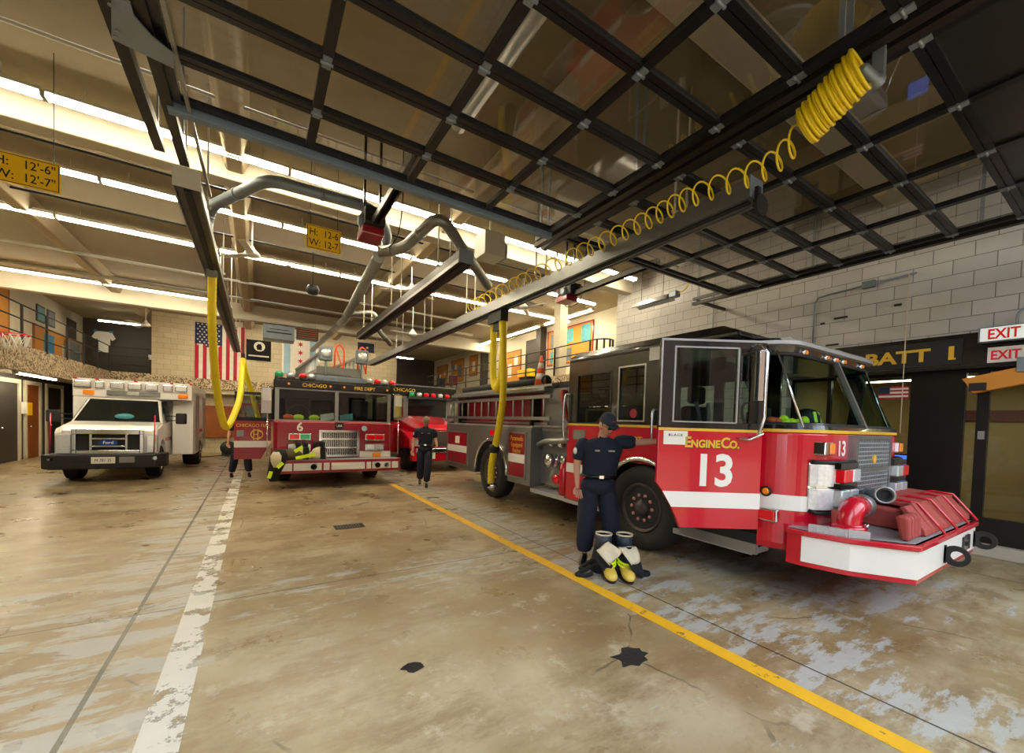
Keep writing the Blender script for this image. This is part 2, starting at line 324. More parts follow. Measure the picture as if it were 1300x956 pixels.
# front wall with the two open doorways the daylight comes through, plus high openings added to light the ceiling
struct('wall_front', MB().wall(1, -.62, -.4, -9, 12.5, 0, H, [(-.7, 3.14, -.01, 3.85), (3.36, 7.2, -.01, 3.85), (-3.4, 3.1, 4.3, 5.25), (3.4, 7.6, 4.3, 5.25), (-4.9, -1.1, -.01, 3.85)]), 'brickB')
struct('added_clerestory', MB().box(-3.4, 3.1, -.52, -.51, 4.3, 5.25).box(3.4, 7.6, -.52, -.51, 4.3, 5.25), 'lglass', 'unseen clerestory glazing added above the doorways to light the ceiling')  # unseen windows added so daylight reaches the ceiling above the raised doors
struct('wall_left', MB().box(-6.3, -6.05, -.4, 26.5, 0, H), 'cream')
struct('wall_back', MB().box(-3.35, 5.85, 20.2, 20.5, 0, H), 'brickB')
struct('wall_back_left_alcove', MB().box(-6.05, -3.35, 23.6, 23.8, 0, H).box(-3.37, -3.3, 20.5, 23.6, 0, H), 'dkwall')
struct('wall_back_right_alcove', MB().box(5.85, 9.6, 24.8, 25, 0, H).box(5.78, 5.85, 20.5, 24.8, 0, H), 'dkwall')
# right: painted block wall, storefront below, mezzanine recess behind it
struct('wall_right', MB().wall(0, 8.1, 8.5, -.4, 7.8, 0, H, [(.55, 3.6, -.01, 2.53)]), 'brickR')
struct('wall_right_recess', MB().box(9.6, 9.8, 7.6, 25, 0, H).box(8.5, 9.6, 7.6, 7.8, 0, H), 'cream')
# ceiling beams: white cross beams and the long joists between them
for i, (y, z) in enumerate(((2.2, 5.0), (7.45, 4.98), (16.9, 4.82))):
    struct('trim_%d' % (i + 1), MB().box(-6.05, 9.6, y - .14, y + .14, z, H), 'beam', 'painted cross beam under the ceiling', .02)
for i, x in enumerate((-3.6, -.3, 3.0, 6.3)):
    struct('trim_%d' % (i + 11), MB().prism([(x - .1, 5.1), (x + .1, 5.1), (x + .2, H), (x - .2, H)], 1, -.4, 20.2), 'joist', 'concrete joist running to the back wall', .02)
# mezzanines
struct('trim_20', MB().box(-6.05, -4.55, 4., 23.6, 2.55, 2.95).box(-4.55, -3.35, 20.25, 23.6, 2.55, 2.95), 'cream', 'left gallery slab')
struct('trim_21', MB().box(-4.6, -4.5, 4., 20.25, 2.42, 3.0).box(-4.5, -3.35, 20.2, 20.3, 2.42, 3.0), 'mosaic', 'mosaic fascia along the left gallery edge')
struct('trim_22', MB().box(7.5, 9.6, 7.85, 24.8, 2.6, 2.95).box(5.85, 7.5, 20.5, 24.8, 2.6, 2.95), 'cream', 'right gallery slab')
struct('trim_23', MB().box(7.45, 7.55, 7.85, 20.5, 2.5, 3.0), 'mosaic', 'mosaic fascia along the right gallery edge')
struct('trim_24', MB().box(-3.3, 5.8, 20.12, 20.2, 2.55, 2.95), 'mosaic', 'mosaic strip across the back wall')
struct('trim_25', MB().box(7.5, 7.6, 7.8, 20.5, 0, 2.5), 'cream', 'wall below the right gallery')
for i, (y, x) in enumerate(((9.6, 7.62), (17.6, 9.3), (12.9, 9.3))):
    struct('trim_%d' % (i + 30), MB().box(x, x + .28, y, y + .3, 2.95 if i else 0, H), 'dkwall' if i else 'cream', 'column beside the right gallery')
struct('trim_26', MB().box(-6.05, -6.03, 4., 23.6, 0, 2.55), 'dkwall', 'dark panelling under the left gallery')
# left ground floor doors
def wall_door(n, y0, y1, m, frame='cream', x=-6.05, h=2.3):
    f = MB().wall(0, x, x + .07, y0 - .12, y1 + .12, 0, h + .12, [(y0, y1, -.01, h)]).build('door_%d' % n, frame); f['kind'] = 'structure'
    MB().box(x, x + .03, y0, y1, 0.01, h).build('door_panel', m, f)
    MB().cyl((x + .03, y0 + .12, 1.0), (x + .09, y0 + .12, 1.0), .02).ball((x + .1, y0 + .12, 1.0), .035).build('door_knob', 'chrome', f)
    return f
wall_door(1, 16.9, 18.1, 'dkwall'); wall_door(2, 18.6, 19.5, 'wood'); wall_door(3, 20.1, 21.3, 'dkwall'); wall_door(4, 13.8, 15.6, 'dkwall')
# storefront on the right
sf = MB().wall(0, 8.28, 8.36, .55, 3.6, 0.16, 2.53, [(.62, 1.22, .5, 2.46), (1.33, 1.44, .2, 2.46), (2.0, 3.0, .8, 2.46), (3.05, 3.55, .8, 2.46)]).build('window_1', 'bronze'); sf['kind'] = 'structure'
MB().box(8.31, 8.325, .62, 1.22, .5, 2.46).box(8.31, 8.325, 1.33, 1.44, .2, 2.46).box(8.31, 8.325, 2.0, 3.0, .8, 2.46).box(8.31, 8.325, 3.05, 3.55, .8, 2.46).build('pane', 'glass', sf)
MB().box(8.24, 8.28, .62, .66, .9, 1.5).build('push_bar', 'chrome', sf)
MB().box(8.24, 8.285, 1.24, 1.3, 1.55, 1.66).build('hinge', 'alu', sf)
struct('trim_40', MB().box(8.16, 8.6, -.4, 3.6, 0, .16), 'stone', 'pale concrete curb below the storefront', .01)
struct('trim_41', MB().box(8.04, 8.1, .2, 3.6, 2.53, 2.96), 'black', 'black sign band above the storefront')
struct('trim_42', MB().box(8.02, 8.12, .2, 3.6, 2.49, 2.53), 'bronze', 'metal reveal below the sign band')
struct('wall_lobby', MB().box(10.9, 11, -.4, 3.6, 0, 2.6).box(8.4, 11, -.5, -.4, 0, 2.6).box(8.5, 11, 3.6, 3.7, 0, 2.6).box(8.4, 11, -.4, 3.6, 2.56, 2.66), 'lobby')
g = T('lobby_light', (9.6, 1.6, 2.5), 'lit ceiling strip beyond the exit door', 'ceiling light'); MB().box(9.2, 9.4, .4, 3.0, 2.5, 2.558).build('housing', 'house', g); MB().box(9.22, 9.38, .42, 2.98, 2.49, 2.5).build('diffuser', 'lobbyl', g)
# painted lines and the drain
tag(MB().box(2.74, 2.87, -6, 9.9, .001, .003).build('painted_line', 'yline'), 'long worn yellow line on the floor between the two bays', 'floor marking')
tag(MB().box(-.47, -.29, -6, 13.5, .001, .003).build('painted_line', 'wline'), 'broad flaking white line on the floor of the left bay', 'floor marking')
g = T('floor_drain', (1.15, 6.2, 0), 'small dark rectangular drain grate set in the concrete floor', 'drain')
m_ = MB()
for k in range(9): m_.box(1.0 + k * .036, 1.016 + k * .036, 6.1, 6.3, .001, .008)
m_.build('grate', 'bronze', g); MB().wall(1, 6.08, 6.32, .96, 1.36, .001, .006).build('frame', 'dark', g)
def blob(c, r, n, seed, flat=.7):
    random.seed(seed); b = MB(); pts = []
    for k in range(n):
        a = 2 * PI * k / n; q = r * random.uniform(.55, 1.1); pts.append((c[0] + q * math.cos(a), c[1] + q * flat * math.sin(a)))
    b.prism(pts, 2, .0005, .004); return b
tag(blob((2.2, 1.87), .16, 17, 3).build('pothole', 'hole'), 'black broken patch in the concrete beside the yellow line', 'floor damage')
tag(blob((.86, 2.47), .075, 11, 5).build('oil_spot', 'hole'), 'small dark stain on the floor between the painted lines', 'stain')
# storefront lettering
sg = T('batt_sign', (8.04, 1.95, 2.6), 'gold lettering BATT 1 on the black band above the storefront', 'sign')
MB().box(8.02, 8.04, 1.45, 2.75, 2.56, 2.9).build('sign_board', 'mblack', sg)
text('BATT', 'lettering', 'gold', sg, .245, (8.015, 2.12, 2.63), (0, -1, 0), sx=1.22, bold=.008)
text('1', 'numeral', 'gold', sg, .245, (8.015, 1.55, 2.63), (0, -1, 0), sx=1.3, bold=.008); MB().box(8.012, 8.015, 1.505, 1.575, 2.622, 2.645).build('numeral_foot', 'gold', sg)
e1 = T('exit_sign', (7.9, 1.05, 2.78), 'lit EXIT sign box on a conduit, the upper one of the two', 'exit sign')
MB().box(7.86, 7.96, .82, 1.29, 2.79, 2.98).build('housing', 'galv', e1, .005); MB().box(7.845, 7.862, .84, 1.27, 2.8, 2.965).build('face', 'exitw', e1)
text('EXIT', 'lettering', 'exitr', e1, .175, (7.842, 1.075, 2.822), (0, -1, 0), sx=.74, bold=.004)
MB().tube(spline([(7.91, .98, 2.98), (7.91, .98, 3.1), (7.95, .93, 3.18), (8.08, .9, 3.2)]), .012).build('conduit', 'galv', e1)
e2 = T('exit_sign', (8.02, 1.05, 2.53), 'flat white EXIT plate with red letters below the lit exit box', 'exit sign')
MB().box(8.0, 8.04, .84, 1.22, 2.54, 2.735).build('plate', 'paper', e2); text('EXIT', 'lettering', 'exitr', e2, .16, (7.998, 1.07, 2.58), (0, -1, 0), sx=.76, bold=.004)
# ================================================================ OVERHEAD DOORS
YS = [.34, .87, 1.41, 1.98, 2.54, 3.1, 3.65, 4.17]
def overhead(xs, label, blue):
    d = T('overhead_door', (xs[0], .34, 4.0), label, 'garage door', 'raised glazed garage doors')
    z0, z1 = 3.985, 4.035
    for i in range(7):
        y0, y1 = YS[i], YS[i + 1]
        m = MB()
        m.box(xs[0] - .04, xs[-1] + .04, y0 + .004, y0 + .05, z0, z1).box(xs[0] - .04, xs[-1] + .04, y1 - .05, y1 - .004, z0, z1)
        for x in xs: m.box(x - .035, x + .035, y0 + .05, y1 - .05, z0, z1)
        f = m.build('section_frame', 'dkbar', d)
        p = MB()
        for a, b in zip(xs, xs[1:]): p.box(a + .035, b - .035, y0 + .05, y1 - .05, 4.008, 4.014)
        p.build('pane', 'dkpane' if i == 0 else 'dglass', f)
    h = MB()
    for y in YS[1:-1]:
        for x in xs: h.box(x - .028, x + .028, y - .05, y + .05, z0 - .012, z0).cyl((x - .04, y, z0 - .012), (x + .04, y, z0 - .012), .011, seg=8)
    h.build('hinges', 'galv', d)
    if blue:
        MB().box(xs[0] - .06, xs[-1] + .05, 4.18, 4.26, 3.93, 4.03).build('end_rail', 'bluesteel', d, .004)
    else:
        MB().box(xs[0] - .06, xs[-1] + .05, 4.18, 4.22, 3.97, 4.03).build('end_rail', 'dkbar', d)
    return d
MT['dkpane'] = mat('dark_panel', '#1a1b1a', .35); MT['bluesteel'] = mat('grey_blue_steel', '#76889c', .45, .3, var=.1)  # dark panel colour fills the front section of each raised door
overhead([-.55, .38, 1.29, 2.19, 3.09], 'raised glass garage door over the left bays, pale blue end rail', True)
overhead([3.41, 4.3, 5.2, 6.1, 7.03], 'raised glass garage door above the nearest engine, next to the block wall', False)
def track(x, y1, label, w=.05, side=1, y0=.3):
    t = T('door_track', (x, y0, 3.95), label, 'door track')
    pts = [(x, y1, 3.98), (x, .6, 3.98)] + [(x, .6 - .75 * math.sin(a), 3.98 - .75 + .75 * math.cos(a)) for a in (.3, .6, .9, 1.2, 1.5)] + [(x, -.15, 2.9), (x, -.15, .02)]
    m = MB()
    for a, b in zip(pts, pts[1:]): m.bar(a, b, w, .075, up=(1, 0, 0))
    m.build('rail', 'dkbrown', t)
    MB().box(x - .02 * side, x + .02 * side, .3, y1, 4.05, 4.1).build('angle_iron', 'dkbar', t)
    for y in (1.2, 2.9, y1 - .1):
        MB().bar((x, y, 4.1), (x, y, H), .035, .012).build('hanger', 'galv', t)
    return t
track(-.77, 4.95, 'dark garage door track left of the raised glass door'); track(-.61, 5.1, 'second dark track beside the left edge of the glass door', .05)
tag(MB().bar((-.49, 2.9, 3.97), (-.45, 5.6, 3.95), .025, .03).build('edge_angle', 'steel'), 'thin bright steel angle beside the left door tracks', 'rail'); track(3.19, 4.6, 'dark garage door track at the right edge of the first glass door')
track(3.31, 4.6, 'dark garage door track at the left edge of the second glass door'); track(7.14, 4.9, 'dark garage door track along the block wall')
MB_ = MB().box(7.16, 8.08, 4.8, 4.85, 4.0, 4.05)
tag(MB_.build('track_bracket', 'dkbrown'), 'short dark steel arm tying the door track to the block wall', 'bracket')
g = T('angle_bracket', (-.6, 3.2, 4.1), 'big galvanised plate bracket joining the door track rails at upper left', 'bracket')
MB().prism([(-.72, 3.25), (-.80, 3.62), (-.50, 3.68), (-.48, 3.54), (-.58, 3.45), (-.64, 3.34), (-.64, 3.25)], 2, 3.925, 3.935).build('plate', 'galv', g)
m_ = MB()
for q in ((-.77, 3.58), (-.75, 3.52), (-.74, 3.32)): m_.cyl((q[0], q[1], 3.915), (q[0], q[1], 3.925), .012, seg=8)
m_.build('bolts', 'steel', g)
# twin rails of the first opener and the second door's opener (red motor heads)
def opener(x, y0, y1, label, z=4.12):
    t = T('door_opener', (x, y1, z), label, 'door opener', 'garage door openers')
    MB().box(x - .05, x - .03, y0, y1, z - .04, z + .04).box(x + .03, x + .05, y0, y1, z - .04, z + .04).box(x - .05, x + .05, y0, y1, z + .03, z + .045).build('rail', 'dkbrown', t)
    mo = MB().box(x - .13, x + .13, y1, y1 + .42, z - .02, z + .2).build('motor_housing', 'mblack', t, .015)
    MB().box(x - .14, x + .14, y1 + .1, y1 + .44, z - .12, z - .01).build('red_cover', 'dred', t, .015, label='dark red motor cover')
    MB().lathe((x - .13, y1 + .2, z + .06), (-1, 0, 0), [(.09, 0), (.09, .02), (.06, .03), (.06, .05)]).build('pulley', 'galv', t)
    MB().bar((x - .1, y1 + .2, z + .2), (x - .1, y1 + .2, H), .03).bar((x + .1, y1 + .2, z + .2), (x + .1, y1 + .2, H), .03).build('hangers', 'dkbar', t)
    MB().tube(spline([(x, y1 + .4, z), (x + .2, y1 + .5, z - .12), (x + .35, y1 + .3, z - .02), (x + .4, y1 + .2, z + .4), (x + .4, y1 + .2, H)]), .008, 6).build('cable', 'rubber', t)
    return t
opener(1.28, 3.9, 5.5, 'overhead door opener with a red motor cover beyond the first glass door'); opener(5.2, 4.2, 6.1, 'overhead door opener with a red motor cover near the block wall')
# ---------------------------------------------------------------- exhaust extraction rails
def exrail(x, y0, y1, z, label, m='dkbrown', w=.2, h=.16):
    t = T('exhaust_rail', (x, y0, z), label, 'exhaust rail', 'vehicle exhaust rails')
    MB().box(x - w / 2, x + w / 2, y0, y1, z, z + h).build('channel', m, t)
    MB().box(x - .03, x + .03, y0 + .05, y1, z - .015, z).build('rubber_slot', 'rubber', t)
    MB().box(x - w / 2 - .015, x - w / 2, y0, y1, z - .02, z + .03).box(x + w / 2, x + w / 2 + .015, y0, y1, z - .02, z + .03).build('lip', 'steel', t)
    MB().box(x - w / 2 - .01, x + w / 2 + .01, y0 - .01, y0, z - .01, z + h + .02).build('end_plate', 'galv' if m != 'dkbrown' or x > 0 else 'house', t)
    k = MB(); y = y0 + .8
    while y < y1: k.bar((x - w / 2, y, z + h), (x - w / 2, y, H), .018).bar((x + w / 2, y, z + h), (x + w / 2, y, H), .018); k.box(x - w / 2 - .03, x + w / 2 + .03, y - .02, y + .02, z + h, z + h + .03); y += 2.6
    k.build('hangers', 'conduit', t); return t
exrail(-.6, 5.15, 17.5, 3.78, 'dark exhaust rail over the left bay, running to the back wall')
exrail(2.48, 5.3, 12.2, 3.82, 'short dark exhaust rail hung over the middle bay'); 
exrail(3.93, 2.1, 17.2, 3.74, 'long silver exhaust rail above the left side of the nearest engine', 'steel', .2, .17)
g = T('rail_end_stop', (3.93, 2.0, 3.7), 'black oval stop plate hanging at the near end of the silver rail', 'end stop')
MB().prism([(q[0], q[1]) for q in arc((3.93, 3.66), .1, 0, 2 * PI, 20)[:-1]], 1, 2.03, 2.06).build('disc', 'mblack', g); MB().box(3.9, 3.96, 2.06, 2.1, 3.66, 3.84).build('arm', 'mblack', g)
# hoses
def ribbed(pts, r, m, name, parent, step=.035):
    P = spline(pts, 14); out = []; rr = []
    L = [0]
    for a, b in zip(P, P[1:]): L.append(L[-1] + (b - a).length)
    n = int(L[-1] / step); j = 0
    for i in range(n + 1):
        s = L[-1] * i / n
        while j < len(L) - 2 and L[j + 1] < s: j += 1
        u = (s - L[j]) / max(1e-6, L[j + 1] - L[j]); out.append(P[j].lerp(P[j + 1], u)); rr.append(r * (1 if i % 2 else .93))
    return MB().tube(out, rr, 12).build(name, m, parent)
g = T('exhaust_hose', (-.6, 9.6, 1.3), 'long yellow exhaust hose looped low between the ambulance and engine 6', 'exhaust hose')
ribbed([(-.6, 7.9, 3.72), (-.62, 8.2, 3.0), (-.60, 8.8, 2.1), (-.56, 9.3, 1.6), (-.50, 9.6, 1.33), (-.42, 9.85, 1.45), (-.3, 10.4, 1.95), (-.28, 11, 2.6), (-.28, 11.4, 2.85)], .062, 'yhose', 'hose', g)
ribbed([(-.27, 11.45, 2.85), (-.2, 11.6, 2.5), (-.05, 11.9, 1.9), (.1, 12.2, 1.2), (.18, 12.4, .7)], .058, 'yhose', 'tail_hose', g)
MB().cyl((-.275, 11.42, 2.85), (-.275, 11.42, 3.75), .008, seg=6).box(-.31, -.24, 11.38, 11.46, 2.86, 3.0).build('balancer_line', 'mblack', g)
g = T('exhaust_hose', (4.0, 7.2, .3), 'yellow exhaust hose dropping from the silver rail to the rear wheel of engine 13', 'exhaust hose')
ribbed([(3.97, 7.1, 3.6), (3.97, 7.1, 3.0), (3.96, 7.05, 2.45), (3.96, 6.9, 2.22), (3.96, 6.75, 2.45), (3.96, 6.7, 3.1), (3.96, 6.73, 3.55)], .072, 'yhose', 'upper_loop', g)
ribbed([(3.94, 6.73, 3.55), (3.95, 6.65, 2.6), (3.95, 6.65, 1.9), (3.95, 6.87, 1.1)], .07, 'yhose', 'hose', g)
ribbed([(3.95, 6.92, 1.0), (3.95, 7.0, .7), (3.96, 7.02, .36)], .07, 'yhose', 'lower_hose', g)
MB().lathe((3.95, 6.9, .98), (0, 0, 1), [(.08, 0), (.1, .02), (.105, .1), (.09, .16)]).build('rubber_coupling', 'rubber', g)
MB().lathe((4.0, 7.02, .3), (.6, 0, -.4), [(.07, -.1), (.09, 0), (.085, .06), (.04, .07)]).build('nozzle', 'chrome', g)
MB().box(3.86, 4.02, 6.65, 7.15, 3.5, 3.735).box(3.9, 3.98, 6.75, 7.0, 3.35, 3.5).build('trolley', 'mblack', g)
# yellow air line coil
g = T('air_hose_coil', (3.35, 1.1, 3.9), 'yellow spiral air hose, bunched at the near end and stretched along the silver rail', 'air hose')
pts = []
for k in range(27 * 16):                        # bunched part
    a = 2 * PI * k / 16; u = k / (27 * 16)
    c = Vector((3.09, 1.05, 3.80)).lerp(Vector((3.21, 1.40, 3.69)), u); r = .113 + .012 * math.sin(a * .37)
    pts.append(c + Vector((math.cos(a) * r, .04 * math.sin(a), math.sin(a) * r)))
MB().tube(pts, .0105, 6).build('bunched_coil', 'ycoil', g)
pts = []; cl = spline([(3.22, 1.42, 3.68), (3.36, 1.72, 3.64), (3.42, 2.4, 3.74), (3.50, 3.2, 3.78), (3.60, 4.5, 3.86), (3.78, 6.4, 4.0), (3.9, 8.0, 4.05)], 60); n = 32 * 16
for k in range(n + 1):
    u = k / n; q = u ** .72 * (len(cl) - 1); i = min(int(q), len(cl) - 2); c = cl[i].lerp(cl[i + 1], q - i); a = 2 * PI * k / 16; r = .085 + .02 * u
    pts.append(c + Vector((math.cos(a) * r, 0, math.sin(a) * r)))
MB().tube(pts, .0085, 6).build('stretched_coil', 'ycoil', g)
MB().lathe((3.12, 1.04, 3.79), (1, -.12, -.1), [(.02, -.04), (.03, -.02), (.03, .1), (.042, .105), (.042, .15), (.02, .155)]).box(3.24, 3.28, .99, 1.05, 3.76, 3.98).build('air_fitting', 'galv', g)
# ---------------------------------------------------------------- fluorescent lights
def fixture():
    t = T('fluorescent_light', (0, 0, 5.1), 'x', 'ceiling light', 'rows of fluorescent strip lights')
    MB().prism([(-.035, 5.16), (.035, 5.16), (.035, 5.2), (-.035, 5.2)], 0, -1.2, 1.2).build('housing', 'house', t)
    MB().prism([(-.08, 5.135), (-.075, 5.16), (.075, 5.16), (.08, 5.135), (.0, 5.15)], 0, -1.2, 1.2).build('reflector', 'house', t)
    MB().cyl((-1.2, -.035, 5.115), (1.2, -.035, 5.115), .019, seg=8).build('tube', 'tube', t); MB().cyl((-1.2, .035, 5.115), (1.2, .035, 5.115), .019, seg=8).build('tube', 'tube', t)
    s = MB()
    for x in (-1.212, 1.212): s.box(x - .01, x + .01, -.06, .06, 5.09, 5.16)
    for x in (-.9, .9): s.box(x - .006, x + .006, -.006, .006, 5.2, H)
    s.build('end_sockets', 'conduit', t); return t
fx = fixture(); first = True
rows = [('first', 6.88, (-3.3, -.85, 1.6, 4.05, 6.5)), ('second', 8.85, (-3.3, -.85, 1.6, 4.05)), ('third', 11.0, (-4.4, -1.95, .5, 2.95, 5.4)), ('fourth', 15.9, (-4.9, -2.45)), ('end', 18.3, (-1.2, 1.4, 4.0))]  # the end row is added, hidden by the beam, to brighten the back wall
z_end = 5.2
side = ['far left', 'left', 'middle', 'right', 'far right']
for nm, y, xs in rows:
    for i, x in enumerate(xs):
        lab = 'strip light in the %s ceiling row from the doors, %s one' % (nm, side[i])
        if nm == 'first': lab += ''
        if nm == 'fourth': lab = 'strip light above the left gallery, ' + ('nearer the wall with the boards' if i == 0 else 'farther from the wall with the boards')
        if nm == 'end': lab = 'strip light added behind the end beam to brighten the back wall, %s one' % ('left', 'middle', 'right')[i]
        if first: fx.location = (x, y, 5.1); fx['label'] = lab; first = False
        else: dup(fx, Vector((x, y, 5.1)) - fx.location, lab)
base = fx.location.copy()
for x, y, z, rz, lab in ((7.15, 8.95, 5.1, 0, 'strip light beside the block wall corner, second row end'), (8.7, 10.6, 5.1, PI / 2, 'lengthwise strip light above the right gallery, nearest the big bulletin board'), (8.7, 13.4, 5.1, PI / 2, 'lengthwise strip light above the right gallery, middle one'),
                    (8.7, 16.2, 5.1, PI / 2, 'lengthwise strip light above the right gallery, farthest one'), (7.88, 11., 5.1, 0, 'strip light at the right end of the third ceiling row by the gallery rail'), (6.6, 22., 4.9, 0, 'strip light in the dark alcove behind engine 6'),
                    (-4.5, 21.8, 5.0, 0, 'strip light in the dark alcove above the left gallery'), (-5.35, 13.6, 2.47, PI / 2, 'low strip light under the left gallery, nearer one'), (-5.35, 17.2, 2.47, PI / 2, 'low strip light under the left gallery, farther one')):
    c_ = dup(fx, Vector((x, y, z)) - base, lab, rz=rz)
    if 'alcove above' in lab or 'engine 6' in lab: c_.scale.x = .55
# pipes and conduits under the ceiling
def pipe(pts, r, m, label, cat='pipe', name='ceiling_pipe'): return tag(MB().tube(pts, r, 8).build(name, m), label, cat)
pipe([(-6, 13.1, 5.1), (7.4, 13.2, 5.1)], .035, 'conduit', 'grey pipe crossing the ceiling between the third lamp row and the gallery')
pipe([(-6, 15.0, 5.1), (7.4, 15.0, 5.1)], .045, 'conduit', 'grey pipe crossing the ceiling in front of the large end beam')
pipe([(-6, 8.2, 5.2), (7.4, 8.2, 5.2)], .02, 'dkbar', 'thin dark conduit crossing the ceiling before the second lamp row')
pipe([(-6, 10.2, 5.2), (7.4, 10.2, 5.2)], .02, 'dkbar', 'thin dark conduit crossing the ceiling before the third lamp row')
pipe([(-6, 5.9, 5.2), (8, 5.9, 5.2)], .02, 'conduit', 'thin pale conduit crossing the ceiling before the first lamp row')
pipe([(-.5, 2.9, 5.2), (7.9, 2.9, 5.2)], .04, 'conduit', 'pale pipe crossing the ceiling above the raised glass doors'); pipe([(-.5, 3.05, 5.25), (7.9, 3.05, 5.25)], .03, 'conduit', 'thinner pale pipe beside the one above the glass doors')
pipe([(2.0, .2, 5.1), (2.0, 4.6, 5.1)], .09, 'duct', 'round brownish duct above the first raised glass door', 'duct', 'ceiling_duct')
g = T('drop_conduit', (-1.5, 3.95, 4.), 'pair of white conduits hanging from the ceiling at far left, black cable at its end', 'conduit')
MB().cyl((-1.72, 4.2, 4.0), (-1.80, 3.9, H), .016).build('conduit', 'conduit', g); MB().cyl((-1.66, 4.2, 3.78), (-1.74, 3.9, H), .02).build('conduit', 'conduit', g)
MB().box(-1.76, -1.68, 4.15, 4.25, 3.92, 4.02).build('junction_box', 'galv', g); MB().tube(spline([(-1.72, 4.2, 3.93), (-1.70, 4.2, 3.86), (-1.78, 4.2, 3.76), (-1.95, 4.15, 3.72), (-2.2, 4.1, 3.74)]), .018).build('cable', 'rubber', g)
pipe(spline([(-2.6, 4.4, 4.9), (-1.9, 4.0, 4.75), (-1.2, 3.7, 4.85), (-.7, 3.4, 5.1)]), .009, 'rubber', 'thin black cable slung across the ceiling at upper left', 'cable', 'hanging_cable')
# steam of ducts
def duct(pts, r, label, m='duct'):
    t = T('exhaust_duct', pts[0], label, 'duct'); P = [Vector(p) for p in pts]
    q = [P[0]]
    for a, b, c in zip(P, P[1:], P[2:]):
        k = r * 1.8
        q += [b + (a - b).normalized() * k, b + ((a - b).normalized() + (c - b).normalized()) * k * .35, b + (c - b).normalized() * k]
    q.append(P[-1]); MB().tube(q, r, 14).build('duct_run', m, t)
    b = MB()
    for a, c in zip(P, P[1:]):
        n = max(1, int((c - a).length / 1.2)); d = (c - a).normalized()
        for i in range(n): p = a.lerp(c, (i + .5) / n); b.tube([p - d * .02, p + d * .02], r + .008, 14)
    b.build('seam_bands', m, t); return t
duct([(-.6, 7.9, 3.7), (-.66, 7.6, 4.35), (-.6, 7.5, 4.6), (.1, 6.2, 4.6), (1.36, 6.15, 4.6), (1.72, 6.6, 4.55), (1.85, 7.2, 4.5)], .075, 'blue grey duct crossing behind the first glass door down to the yellow hose', 'galv')
duct([(1.62, 6.75, 4.25), (1.95, 6.6, 4.3), (2.25, 5.75, 4.6), (3.55, 6.6, 4.05)], .085, 'silver elbow duct rising and falling beside the air hose')
duct([(1.72, 7.1, 4.3), (2.05, 12.2, 4.3), (2.05, 19.9, 4.5)], .1, 'long straight silver duct running to the back wall')
duct([(2.05, 12., 4.42), (2.75, 11.6, 4.5), (2.85, 11.7, 4.05), (3.3, 12.0, 3.75)], .07, 'thin branch duct with a drop leg off the long silver duct')
g = T('blower_box', (3.6, 6.3, 4.5), 'grey sheet metal control box hung under the ceiling beside the silver duct', 'control box')
MB().box(3.25, 3.65, 6.2, 6.6, 4.45, 4.85).build('housing', 'house', g, .01); MB().box(3.65, 3.75, 6.3, 6.5, 4.5, 4.75).build('cover', 'galv', g); MB().cyl((3.45, 6.4, 4.85), (3.45, 6.4, H), .02).build('hanger', 'conduit', g)
# clearance signs
def clearance(x0, x1, y, z0, z1, tilt, label, marks):
    g = T('clearance_sign', ((x0 + x1) / 2, y, z0), label, 'sign', 'yellow clearance signs')
    MB().box(x0, x1, y, y + .006, z0, z1).build('plate', 'sign', g, .02)
    b = .012; MB().wall(1, y - .002, y, x0 + .012, x1 - .012, z0 + .012, z1 - .012, [(x0 + .018, x1 - .018, z0 + .018, z1 - .018)]).build('border', 'mblack', g)
    s = (z1 - z0) * .40
    for i, (a, c) in enumerate(marks):
        z = z1 - (z1 - z0) * (.42 + .43 * i); text(a, 'lettering', 'mblack', g, s, (x0 + .035, y - .002, z), (1, 0, 0), align='LEFT', sx=.9); text(c, 'lettering', 'mblack', g, s, (x1 - .035, y - .002, z), (1, 0, 0), align='RIGHT', sx=.82)
    MB().bar((x0 + .05, y, z1), (x0 + .05, y, H), .006).bar((x1 - .05, y, z1), (x1 - .05, y, H), .006).build('hanging_wires', 'mblack', g)
clearance(-2.32, -1.81, 6.4, 3.89, 4.2, 0, 'large yellow clearance sign at far left, H 12-6 over W 12-7', [('H:', "12'-6\""), ('W:', "12'-7\"")])
clearance(.56, 1.01, 6.4, 3.93, 4.26, 0, 'yellow clearance sign hanging over the middle bay beside the red opener', [('H:', '12-6'), ('W:', '12-7')])
# ceiling fans
def fan(x, y, z, label, a0=0.):
    g = T('ceiling_fan', (x, y, z), label, 'ceiling fan', 'white ceiling fans')
    MB().cyl((x, y, z + .1), (x, y, H), .013).lathe((x, y, H), (0, 0, -1), [(.05, 0), (.04, .06)]).build('down_rod', 'white', g)
    MB().lathe((x, y, z + .16), (0, 0, -1), [(.03, 0), (.05, .05), (.12, .12), (.14, .17), (.1, .2), (.02, .21)]).build('motor', 'white', g)
    for k in range(3):
        a = a0 + 2 * PI * k / 3; u = Vector((math.cos(a), math.sin(a), 0)); v = Vector((-math.sin(a), math.cos(a), 0))
        MB().obox(Vector((x, y, z)) + u * .4, u, v + Vector((0, 0, .15)), Vector((0, 0, 1)), .62, .12, .008).build('blade', 'white', g)
fan(-3.2, 18.4, 4.5, 'white ceiling fan over the left gallery end'); fan(3.0, 9.3, 4.55, 'white ceiling fan in the middle of the garage before the dark rail', .5)
fan(-.1, 9.4, 4.65, 'white ceiling fan behind the left exhaust rail', .3); fan(5.9, 9.0, 4.6, 'white ceiling fan above engine 13 near the air hose', .8); fan(3.9, 11.9, 4.1, 'white ceiling fan near the branch duct and the silver rail', 1.2)
g = T('round_speaker', (1.05, 10.5, 4.3), 'dark round domed speaker hanging from a rod under the ceiling', 'speaker')
